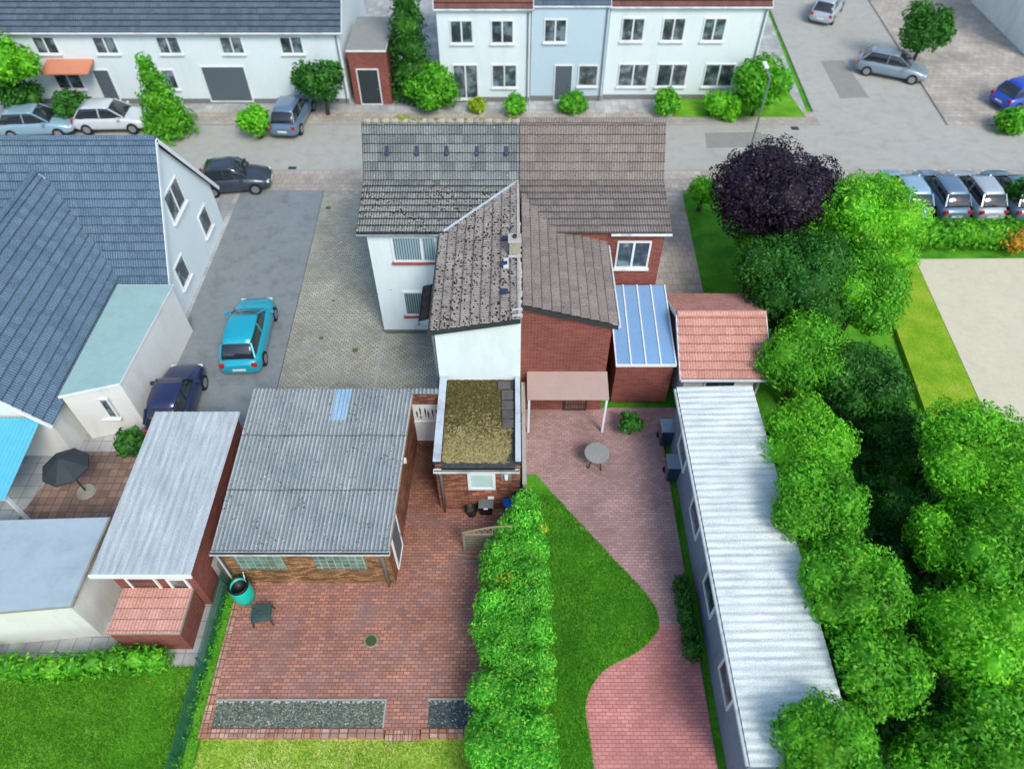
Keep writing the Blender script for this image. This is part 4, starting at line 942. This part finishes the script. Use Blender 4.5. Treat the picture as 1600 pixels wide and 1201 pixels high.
# ================================================================== NEIGHBOUR TO THE LEFT
def gable_house(name, label, x0, x1, y0, y1, ez, rz_, wall, roof, axis='x', over=.25, cat='house', z_plinth=True):
    t = thing(name, label, cat, ((x0+x1)/2, (y0+y1)/2, 0))
    if axis == 'x':
        ym = (y0+y1)/2
        MB().prism([(y0,0), (y1,0), (y1,ez), (ym,rz_-.08), (y0,ez)], 'x', x0, x1).build('wall', wall, t)
        sl = (rz_-ez)/(ym-y0); V = Vector((0,ym-y0+over,(ym-y0+over)*sl))
        tiled('roof', roof, (x0-over,y0-over,ez-over*sl), (1,0,0), V, x1-x0+2*over, V.length, t)
        tiled('roof', roof, (x1+over,y1+over,ez-over*sl), (-1,0,0), Vector((0,-V.y,V.z)), x1-x0+2*over, V.length, t)
        MB().tube([(x0-over,ym,rz_+.02), (x1+over,ym,rz_+.02)], .12, 8).build('ridge', roof, t)
        MB().tube([(x0-over,y0-over-.04,ez-over*sl-.02), (x1+over,y0-over-.04,ez-over*sl-.02)], .06, 8).build('gutter', 'white_gutter', t)
        MB().tube([(x1-.15,y0-over-.02,ez-over*sl-.05), (x1-.15,y0-.07,ez-.45), (x1-.15,y0-.07,.05)], .045, 8).build('downpipe', 'zinc', t)
        MB().box(x0+.02,x1-.02,y0-.015,y0+.1,0,.3).build('plinth', 'grey_plinth', t)
        for xx in (x0-over-.015, x1+over+.015): MB().bar((xx,y0-over,ez-over*sl-.06), (xx,ym,rz_-.06), .03, .16).bar((xx,y1+over,ez-over*sl-.06), (xx,ym,rz_-.06), .03, .16).build('verge_board', 'white_paint', t)
    else:
        xm = (x0+x1)/2
        MB().prism([(x0,0), (x1,0), (x1,ez), (xm,rz_-.08), (x0,ez)], 'y', y0, y1).build('wall', wall, t)
        sl = (rz_-ez)/(xm-x0); V = Vector((xm-x0+over,0,(xm-x0+over)*sl))
        tiled('roof', roof, (x0-over,y1+over,ez-over*sl), (0,-1,0), V, y1-y0+2*over, V.length, t)
        tiled('roof', roof, (x1+over,y0-over,ez-over*sl), (0,1,0), Vector((-V.x,0,V.z)), y1-y0+2*over, V.length, t)
        MB().tube([(xm,y0-over,rz_+.02), (xm,y1+over,rz_+.02)], .12, 8).build('ridge', roof, t)
        for yy in (y0-over-.015, y1+over+.015): MB().bar((x0-over,yy,ez-over*sl-.06), (xm,yy,rz_-.06), .16, .03, (0,0,1)).bar((x1+over,yy,ez-over*sl-.06), (xm,yy,rz_-.06), .16, .03, (0,0,1)).build('verge_board', 'white_paint', t)
    return t
lh = gable_house('neighbour_house', 'large house with steep blue grey roof and white gable at the left', -34, -14.35, 22.3, 29.3, 2.3, 6.75, 'white_render', 'blue_roof_tile')
window(lh, '+x', 24.9, 26.6, 3.3, 4.6, -14.35, mullions=(25.75,), sill='white_paint'); window(lh, '+x', 23.4, 24.5, .9, 2.1, -14.35, sill='white_paint'); window(lh, '+x', 27.0, 28.1, .9, 2.1, -14.35, sill='white_paint')
lw = gable_house('neighbour_wing', 'blue tiled cross wing of the left neighbour reaching toward the terrace', -21.5, -16.2, 15.3, 24.5, 2.5, 5.9, 'cream_render', 'blue_roof_tile', axis='y')
def flat_roof(name, label, pts, h, roofmat, wall, edge='white_paint', cat='extension', slope=0):
    c = sum((Vector((p[0],p[1],0)) for p in pts), Vector())/len(pts)
    t = thing(name, label, cat, (c.x,c.y,0)); inn = [(c.x+(p[0]-c.x)*.96, c.y+(p[1]-c.y)*.97) for p in pts]
    MB().slab(inn, 0, h-.12).build('wall', wall, t); MB().slab(pts, h-.117, h-.02).build('fascia', edge, t)
    MB().slab([(c.x+(p[0]-c.x)*.985, c.y+(p[1]-c.y)*.985) for p in pts], h-.05, h).build('roof', roofmat, t); return t
fx = [(-16.3,16.0), (-14.2,16.0), (-13.75,22.0), (-15.9,22.0)]
f1 = flat_roof('flat_extension', 'single storey extension with pale teal flat roof in front of the blue roofed house', [(-15.95,16.0), (-14.0,16.6), (-13.7,21.9), (-15.95,21.9)], 2.6, 'teal_bitumen', 'cream_render')
window(f1, '-y', -15.6, -14.6, .9, 2.0, 16.42, sill='white_paint')
t = thing('patio_canopy', 'bright cyan sheet canopy over the terrace at the left edge', 'canopy', (-18.3,13.6,0))
corrugated('canopy_sheet', 'cyan_sheet', (-20.4,12.1,2.15), (1,0,0), Vector((0,3.1,.30)), 4.15, 3.1, t, sheet=4)
for x, y in ((-20.2,12.3), (-16.4,12.3)): MB().bar((x,y,0), (x,y,2.15), .1).build('post', 'white_paint', t)
MB().bar((-20.4,12.2,2.08), (-16.3,12.2,2.08), .1, .12).build('beam', 'white_paint', t)
struct(MB().slab([(-17.4,11.6), (-13.0,11.6), (-12.6,15.5), (-16.6,15.5)], -.2, .004).build('brown_terrace', 'brown_pavers'))
p = at(135,768)
t = thing('parasol', 'closed dark parasol base with round cover on the brown terrace', 'parasol', (p.x,p.y,0))
MB().tube([(p.x,p.y,0), (p.x,p.y,2.0)], .03, 8).build('pole', 'dark_metal', t)
MB().lathe([(.8,1.55), (.78,1.6), (.4,1.85), (.05,2.05)], (p.x,p.y,0), 8).build('canopy', 'dark_board', t)
MB().lathe([(.35,0), (.3,.08), (.05,.1)], (p.x,p.y,0), 16).build('base', 'concrete', t)
shrub('shrub', 'dark shrub at the corner of the brown terrace', 205, 690, 26, .7, 'dark_leaf', seed=31)
lg = thing('neighbour_garage', 'long garage with smooth pale grey sheet roof beside the corrugated roof garage', 'garage', (-10.9,12.5,0))
MB().slab([(-12.0,9.55), (-9.55,9.55), (-9.55,15.3), (-12.5,15.3)], 0, 2.35).build('wall', 'neighbour_brick', lg)
corrugated('roof', 'grey_sheet', (-12.35,9.4,2.42), (1,0,0), Vector((0,6.0,.10)), 2.95, 6.0, lg, pitch=.25, amp=.010, sheet=6.2)
MB().box(-12.4,-9.4,9.34,9.40,2.28,2.43).build('fascia', 'white_paint', lg)
door(lg, '-y', -11.6, -10.7, .02, 2.0, 9.55, mat='dark_red_tile'); window(lg, '-y', -10.4, -9.8, 1.1, 1.9, 9.55)
g2 = flat_roof('low_outbuilding', 'low outbuilding with wide blue grey flat roof at the lower left', [(-19,7.9), (-12.6,8.5), (-12.55,11.4), (-19,11.2)], 2.3, 'blue_grey_roof', 'cream_render', 'concrete', 'outbuilding')
g3 = flat_roof('brick_lean_to', 'small reddish lean-to in front of the pale sheet roofed garage', [(-11.9,8.1), (-9.75,8.1), (-9.75,9.52), (-11.9,9.52)], 1.3, 'salmon_roof_tile', 'neighbour_brick', 'concrete', 'lean-to')
tag(MB().slab([(-9.45,10.3), (-9.28,10.3), (-9.28,15.5), (-9.45,15.5)], 0, 1.2).build('boundary_wall', 'garden_grey'), 'grey boundary wall squeezed between the two garages', 'wall')
for px, py, r, lab in ((345,1040,0,''),):
    pass
hg = []; x = -22
while x < -10.4: hg.append((x, 7.5+.15*math.sin(x), .45, .5, .42, .5)); x += .6
t = thing('low_hedge', 'low dark green hedge between the neighbouring lawn and the low outbuilding', 'hedge', (-15,7.5,0)); leaves('foliage', 'green_leaf', hg, .09, .7, t, 36)

# ================================================================== NEIGHBOUR TO THE RIGHT (attached)
rh = thing('attached_house', 'attached house with brown tiled roof right of the white house', 'house', (3.2,25.5,0))
MB().prism([(h, z) for h, z in prof], 'x', XP+.002, 5.75).build('wall', 'neighbour_brick', rh)
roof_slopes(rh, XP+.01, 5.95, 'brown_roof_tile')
MB().tube([(XP+.01,RY,RZ+.01), (5.95,RY,RZ+.01)], .12, 8).build('ridge', 'brown_roof_tile', rh)
MB().tube([(3.7,EY-.03,EZ-.07), (5.97,EY-.03,EZ-.07)], .055, 10).build('gutter', 'white_gutter', rh)
window(rh, '-y', 4.0, 5.3, 3.6, 4.9, 21.75, mullions=(4.65,), sill='white_paint')
window(rh, '-y', 4.0, 5.3, 1.0, 2.2, 21.75, mullions=(4.65,), sill='white_paint')
window(rh, '+x', 23.5, 24.7, 1.0, 2.3, 5.75, sill='white_paint'); window(rh, '+x', 26.0, 27.2, 3.6, 4.9, 5.75, sill='white_paint')
rw = thing('attached_wing', 'red brick wing with brown lean-to roof behind the attached house', 'house wing', (2.0,19.5,0))
MB().prism([(XP+.004,0), (3.45,0), (3.45,4.75), (XP+.004,5.62)], 'y', 17.5, 21.746).build('wall', 'neighbour_brick', rw)
V = Vector((-(3.62-.34),0,.94))
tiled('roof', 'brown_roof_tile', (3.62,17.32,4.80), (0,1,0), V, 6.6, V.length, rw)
MB().tube([(3.66,17.3,4.75), (3.66,21.6,4.75)], .055, 8).build('gutter', 'white_gutter', rw)
MB().hexa([(3.62,17.30,4.60), (.34,17.30,5.54), (.34,17.33,5.54), (3.62,17.33,4.60), (3.62,17.30,4.78), (.34,17.30,5.72), (.34,17.33,5.72), (3.62,17.33,4.78)]).build('verge_board', 'dark_board', rw)
door(rw, '-y', 2.0, 2.9, .02, 2.1, 17.5, mat='dark_red_tile', frame='dark_board')
aw = thing('terrace_awning', 'pale beige pink awning roof over the terrace in front of the red brick wing', 'awning', (2.0,17.0,0))
MB().hexa([(.55,16.35,1.98), (3.5,16.35,1.98), (3.5,17.49,2.22), (.55,17.49,2.22), (.55,16.35,2.02), (3.5,16.35,2.02), (3.5,17.49,2.26), (.55,17.49,2.26)]).build('awning_sheet', plain('beige_pink', (.42,.31,.27), .8, .1, 2), aw)
for x in (.62,3.43): MB().bar((x,16.42,0), (x,16.42,1.98), .08).build('post', 'white_paint', aw)
cv = thing('conservatory', 'glass roofed conservatory with light blue panes beside the brick wing', 'conservatory', (5.0,19.6,0))
MB().box(3.9,6.05,17.9,21.5,0,2.2).build('wall', 'neighbour_brick', cv)
MB().hexa([(3.85,17.8,2.2), (6.1,17.8,2.2), (6.1,21.6,2.75), (3.85,21.6,2.75), (3.85,17.8,2.26), (6.1,17.8,2.26), (6.1,21.6,2.81), (3.85,21.6,2.81)]).build('glass_roof', 'blue_glass', cv)
m = MB()
for k in range(5): x = 3.87+k*.553; m.bar((x,17.8,2.28), (x,21.6,2.83), .05, .04)
m.bar((3.85,17.8,2.24), (6.1,17.8,2.24), .08); m.build('glazing_bars', 'white_paint', cv)
sr = gable_house('salmon_annex', 'low annex with salmon red tiled roof right of the conservatory', 6.45, 9.3, 17.5, 21.6, 2.2, 3.2, 'cream_render', 'salmon_roof_tile', cat='annex')
window(sr, '-y', 7.2, 8.4, .9, 1.9, 17.5)
# boundary wall between the shed and the neighbour's terrace
bw = thing('terrace_screen', 'grey beige screen wall along the boundary right of the mossy shed', 'screen wall', (.42,15,0))
MB().box(.36,.46,12.9,17.28,0,1.85).build('wall', 'concrete', bw); MB().box(.34,.48,12.88,17.28,1.853,1.90).build('coping', 'pale_mortar', bw)
p = at(930,725); t = thing('garden_table', 'grey round garden table on the pink terrace', 'garden table', (p.x,p.y,0))
MB().lathe([(.45,.70), (.45,.73), (.02,.735)], (p.x,p.y,0), 20).build('table_top', 'garden_grey', t)
for k in range(4): a = k*math.pi/2+.6; MB().bar((p.x+.12*math.cos(a),p.y+.12*math.sin(a),.7), (p.x+.34*math.cos(a),p.y+.34*math.sin(a),0), .04).build('leg', 'dark_metal', t)
shrub('potted_shrub', 'brown green shrub on the pink terrace below the conservatory', 985, 660, 20, .6, 'dark_leaf', seed=41, size=.1)
# long white roofed shed
ls = thing('long_shed', 'long shed with white corrugated roof at the right of the pink path', 'shed', (7.4,10.5,0))
MB().box(5.95,8.3,4.4,16.2,0,2.6).build('wall', 'bluish_wall', ls)
corrugated('roof', 'white_sheet', (5.80,16.35,2.70), (0,-1,0), Vector((2.65,0,.10)), 12.1, 2.65, ls, pitch=.25, amp=.012, sheet=3.3)
m = MB().tube([(5.76,4.3,2.62), (5.76,16.3,2.62)], .06, 8); m.build('gutter', 'white_gutter', ls)
for k in range(4): window(ls, '-x', 6.0+k*2.6, 7.2+k*2.6, 1.1, 2.0, 5.95)
fb = []; y = 10.0
while y > 7.6: fb.append((5.45, y, .35, .3, .4, .38)); y -= .5
t = thing('border_plants', 'dark low plants against the long shed wall', 'plants', (5.45,8.8,0)); leaves('foliage', 'dark_leaf', fb, .08, .8, t, 46)
for k, (px, py, lab) in enumerate(((1052,690,'dark blue bin nearest the conservatory beside the long white shed'), (1062,745,'second dark blue bin beside the long white shed'))):
    p = at(px-14, py); t = thing('wheelie_bin', lab, 'bin', (p.x,p.y,0), 'bins by the long shed')
    MB().hexa([(p.x-.22,p.y-.22,.05), (p.x+.22,p.y-.22,.05), (p.x+.22,p.y+.22,.05), (p.x-.22,p.y+.22,.05), (p.x-.28,p.y-.30,1.0), (p.x+.28,p.y-.30,1.0), (p.x+.28,p.y+.28,1.0), (p.x-.28,p.y+.28,1.0)]).build('body', 'navy_paint', t, bevel=.03)
    MB().box(p.x-.30,p.x+.30,p.y-.33,p.y+.30,1.003,1.06).build('lid', 'grey_blue_paint', t, bevel=.02)
    for s in (-1,1): MB().tube([(p.x+s*.2,p.y+.26,.1), (p.x+s*.26,p.y+.26,.1)], .1, 12).build('wheel', 'tyre', t)

# ================================================================== TREES ON THE RIGHT
G = 'garden trees and shrubs on the right'
T = [('ornamental_tree','dark purple leaved tree at the side road corner','tree',1208,318,92,3.6,'purple_leaf',.15,51),
 ('garden_tree','tall bright green tree right of the purple tree','tree',1352,345,86,3.6,'bright_leaf',.15,52),
 ('garden_tree','dark green tree directly below the purple tree','tree',1235,440,84,3.0,'dark_leaf',.14,53),
 ('shrub','bright green bush at the foot of the purple tree','shrub',1182,395,36,2.0,'bright_leaf',.11,54),
 ('garden_tree','mid green tree below the tall bright tree','tree',1345,455,66,2.8,'green_leaf',.14,55),
 ('garden_tree','green tree right of the salmon roof','tree',1255,560,66,2.6,'green_leaf',.13,56),
 ('garden_tree','dark green tree between the salmon roof and the yellow lawn','tree',1350,600,64,2.4,'dark_leaf',.13,57),
 ('garden_tree','bright green tree beside the far end of the long white shed','tree',1258,690,66,2.8,'bright_leaf',.12,58),
 ('garden_tree','green tree against the middle of the long white shed','tree',1275,790,72,3.0,'green_leaf',.12,59),
 ('garden_tree','green tree leaning over the near half of the long white shed','tree',1330,920,74,3.0,'green_leaf',.12,60),
 ('garden_tree','green tree right of the near end of the long white shed','tree',1370,1050,74,2.6,'green_leaf',.12,61),
 ('garden_tree','green tree at the near end of the long white shed in the bottom row','tree',1290,1180,80,3.0,'green_leaf',.11,62),
 ('garden_tree','bright wide tree below the sandy yard','tree',1530,735,92,3.0,'bright_leaf',.13,63),
 ('garden_tree','green tree midway down the right edge','tree',1560,880,86,2.8,'green_leaf',.13,64),
 ('garden_tree','bright green tree left of the midway edge tree','tree',1475,850,56,2.4,'bright_leaf',.12,65),
 ('garden_tree','broad bright tree low on the right edge','tree',1520,1000,84,2.8,'bright_leaf',.13,66),
 ('garden_tree','green tree at the bottom right corner','tree',1560,1140,86,2.6,'green_leaf',.12,67),
 ('garden_tree','bright green tree in the bottom row left of the corner tree','tree',1450,1185,50,1.8,'green_leaf',.11,68),
 ('shrub','dark bush right of the salmon roof behind the green tree','shrub',1212,505,46,1.5,'dark_leaf',.12,98),
 ('shrub','dark bush in the gap under the yellow lawn','shrub',1400,690,46,1.2,'dark_leaf',.11,69),
 ('shrub','dark bush in the gap between the two tree rows','shrub',1405,800,40,.9,'dark_leaf',.11,70),
 ('shrub','dark bush halfway down the gap between the tree rows','shrub',1420,940,40,.9,'dark_leaf',.11,71),
 ('shrub','dark bush near the bottom of the gap between the tree rows','shrub',1445,1090,42,.9,'dark_leaf',.11,72)]
for nm, lab, cat, px, py, r, zc, mt, sz, sd in T: shrub(nm, lab, px, py, r*1.14, zc, mt, cat, sz*.62, sd, G, n=11, dens=.9)
ug = [(*at(px+rnd.uniform(-14,14), py, .3)[:2], .3, rnd.uniform(.5,.8), rnd.uniform(.5,.8), .55) for py in range(600, 1200, 38) for px in range(1300+int((py-560)*.06), 1490 if py > 690 else 1410, 40)]
tag(leaves('undergrowth', 'dark_leaf', ug, .12, .8, None, 77), 'dark low undergrowth filling the gap between the two rows of garden trees', 'undergrowth', kind='stuff')
hg = []
for k in range(12): p = at(1395+k*20, 365, .6); hg.append((p.x, p.y, .6, .8, .7, .75))
t = thing('field_hedge', 'clipped green hedge in front of the row of cars at right', 'hedge', (hg[5][0],hg[5][1],0)); leaves('foliage', 'green_leaf', hg, .12, .8, t, 73)
p = at(1590,378,.5); t = thing('flowering_shrub', 'orange yellow flowering shrub at the right end of the clipped hedge', 'shrub', (p.x,p.y,0)); leaves('foliage', plain('orange_flower', (.55,.30,.03), .7, .3, 6), [(p.x,p.y,.6,.8,.6,.6)], .1, 1.0, t, 74)
shrub('shrub', 'light green bush between the attached house and the purple tree', 1098, 300, 26, 1.0, 'bright_leaf', seed=75, group=G)

# ================================================================== ACROSS THE STREET
f_l = gable_house('far_house', 'long white house with dark blue roof at the top left', -28.6, -9.8, 41.2, 50, 4.5, 8.5, 'white_render', 'slate_blue_tile')
for x in (-27.2,-23.8,-20.2,-16.6,-13.2):
    window(f_l, '-y', x, x+1.3, 3.0, 4.0, 41.2, mullions=(x+.65,), sill='white_paint')
window(f_l, '-y', -18.2, -15.6, .1, 2.3, 41.2, pane='grey_door', name='garage_door', mullions=())
for x in (-27.0,-21.4,-13.0): window(f_l, '-y', x, x+1.6, .9, 2.1, 41.2, mullions=(x+.8,), sill='white_paint')
door(f_l, '-y', -24.6, -23.6, 0, 2.1, 41.2)
MB().hexa([(-26.9,40.0,2.35), (-24.2,40.0,2.35), (-24.2,41.19,2.6), (-26.9,41.19,2.6), (-26.9,40.0,2.43), (-24.2,40.0,2.43), (-24.2,41.19,2.7), (-26.9,41.19,2.7)]).build('awning', 'orange_cloth', f_l)
br = flat_roof('brick_annex', 'small red brick annex between the long white house and the tall conifer', [(-9.5,41.0), (-7.2,41.0), (-7.2,45.5), (-9.5,45.5)], 3.3, 'garden_grey', 'neighbour_brick', cat='annex')
door(br, '-y', -9.1, -7.8, 0, 2.2, 41.07, mat='dark_board')
hz = [('far_white_house', 'white house with red tiled roof right of the tall conifer at top', -4.2, 1.05, 'white_render', 'dark_red_tile', 0),
      ('pale_blue_house', 'pale blue fronted house in the middle of the top row', 1.1, 5.45, 'pale_blue_render', 'slate_blue_tile', 1),
      ('far_cream_house', 'white house with dark red roof next to the side road at top', 5.5, 14.3, 'white_render', 'dark_red_tile', 2)]
for nm, lab, x0, x1, wl, rf, k in hz:
    t = gable_house(nm, lab, x0, x1, 41.4+.15*k, 50, 5.5, 9.0, wl, rf, over=.03 if k == 1 else .12)
    y_ = 41.4+.15*k; x = x0+.7
    while x+1.5 < x1:
        window(t, '-y', x, x+1.3, 3.5, 4.8, y_, mullions=(x+.65,), sill='white_paint'); 
        if k == 0: window(t, '-y', x, x+1.5, .2 if x < -1.8 else .9, 2.3, y_, mullions=(x+.75,), sill='white_paint')
        x += 2.3
    if k == 1: door(t, '-y', x0+1.4, x0+2.5, 0, 2.2, y_); window(t, '-y', x0+2.8, x0+4.0, .9, 2.2, y_, sill='white_paint')
    if k == 2:
        for x in (6.3, 8.6, 11.4): window(t, '-y', x, x+1.8, .8, 2.2, y_, mullions=(x+.9,), sill='white_paint')
        MB().box(x1-3.2, x1-2.7, 46, 46.6, 8.0, 9.8).build('chimney', 'neighbour_brick', t)
sr2 = gable_house('corner_house', 'brown roofed house beyond the side road at the top right corner', 34, 44, 47, 56, 4.5, 8.0, 'cream_render', 'brown_roof_tile')
window(sr2, '-y', 35, 36.6, 1, 2.3, 47, sill='white_paint'); window(sr2, '-y', 39, 40.6, 1, 2.3, 47, sill='white_paint')
sr3 = gable_house('back_house', 'house with slate blue roof behind the dark tree beyond the side road', 28.5, 33, 58, 66, 4.5, 7.5, 'white_render', 'slate_blue_tile')
window(sr3, '-y', 29.5, 31, 1, 2.3, 58, sill='white_paint')
G2 = 'street trees and shrubs in the top row'
def conifer(label, x, y, h, r, mat, seed):
    bl = []; n = 7
    for i in range(n): f = i/(n-1); bl.append((x+.08*math.sin(i*2), y+.08*math.cos(i*3), .4+f*(h-.7), *(r*(1-.72*f),)*2, h/n*.95))
    tree('conifer', label, 'tree', x, y, bl, mat, .15, 1.0, G2, seed, .14)
conifer('cone shaped dark conifer in front of the long white house', -19.6, 37.9, 4.3, 1.5, 'green_leaf', 81)
conifer('tall dark conifer between the brick annex and the white houses', -6.0, 42.2, 8.5, 1.6, 'dark_leaf', 82)
for lab, px, py, r, zc, mt, sd in (('dark green bush at the right end of the long white house',502,128,44,2.0,'dark_leaf',83), ('light green bush by the street, left of the white house roof',400,190,30,.9,'bright_leaf',84),
    ('small dark bush between the pale blue and white cars',108,168,30,.9,'dark_leaf',85), ('big bright green tree at the top left edge',0,95,52,3.6,'bright_leaf',86), ('dark tree at the left edge below the bright one',28,150,38,1.5,'dark_leaf',87),
    ('wide green bush at the foot of the tall conifer',672,140,44,1.1,'green_leaf',88), ('small green bush in front of the red roofed white house',805,163,20,.6,'green_leaf',89), ('green bush in front of the pale blue house',895,160,24,.6,'green_leaf',90),
    ('green bush left of the cream house windows',1042,160,24,.7,'green_leaf',91), ('bright green tree at the side road corner lawn',1188,135,46,1.8,'green_leaf',92), ('low bright bush on the corner lawn',1135,165,34,.6,'bright_leaf',93),
    ('dark green tree beyond the side road at top',1448,45,46,2.4,'dark_leaf',94), ('dark green bush at the right edge above the row of cars',1598,300,28,1.2,'dark_leaf',95), ('green bush below the bright blue car',1580,190,28,.5,'green_leaf',96), ('low green bush right of the wide conifer bush at top',745,165,16,.4,'yellow_leaf',97)):
    shrub('garden_tree' if r > 40 else 'shrub', lab, px, py, r, zc, mt, 'tree' if r > 40 else 'shrub', .16, sd, G2)
for i, (x, y, lab) in enumerate(((-12,34.35,'street drain grate in the gutter behind the dark car'), (7.5,34.35,'street drain grate in the gutter right of the attached house'), (16.5,38.5,'street drain grate at the corner of the side road'))):
    m = MB().box(x-.22,x+.22,y-.18,y+.18,-.11,-.09)
    for q in range(6): m.box(x-.19+q*.066, x-.155+q*.066, y-.15, y+.15, -.09, -.082)
    tag(m.build('street_drain', 'dark_metal'), lab, 'drain', 'street drains')
for x0, x1, y0, y1 in ((-2,4,35.0,36.2), (11,14.5,36.4,38.1), (20.2,22.0,42,47)):
    struct(MB().slab([(x0,y0), (x1,y0+.1), (x1-.1,y1), (x0+.15,y1-.1)], -.2, -.096 if x0 < 18 else -.098).build('road_patch', 'road_patch'))
lamp = thing('street_lamp', 'slim grey street lamp on the near pavement at the junction', 'street lamp', (12.5,33.8,0))
MB().tube([(12.5,33.8,0), (12.5,33.8,5.2)], [.07,.04], 8).build('pole', 'zinc', lamp); MB().bar((12.5,33.8,5.2), (12.5,34.9,5.35), .05).build('arm', 'zinc', lamp); MB().box(12.4,12.6,34.6,35.2,5.3,5.4).build('lamp_head', 'white_paint', lamp)
for o in list(bpy.data.objects):
    if '_local' in o.keys(): del o['_local']
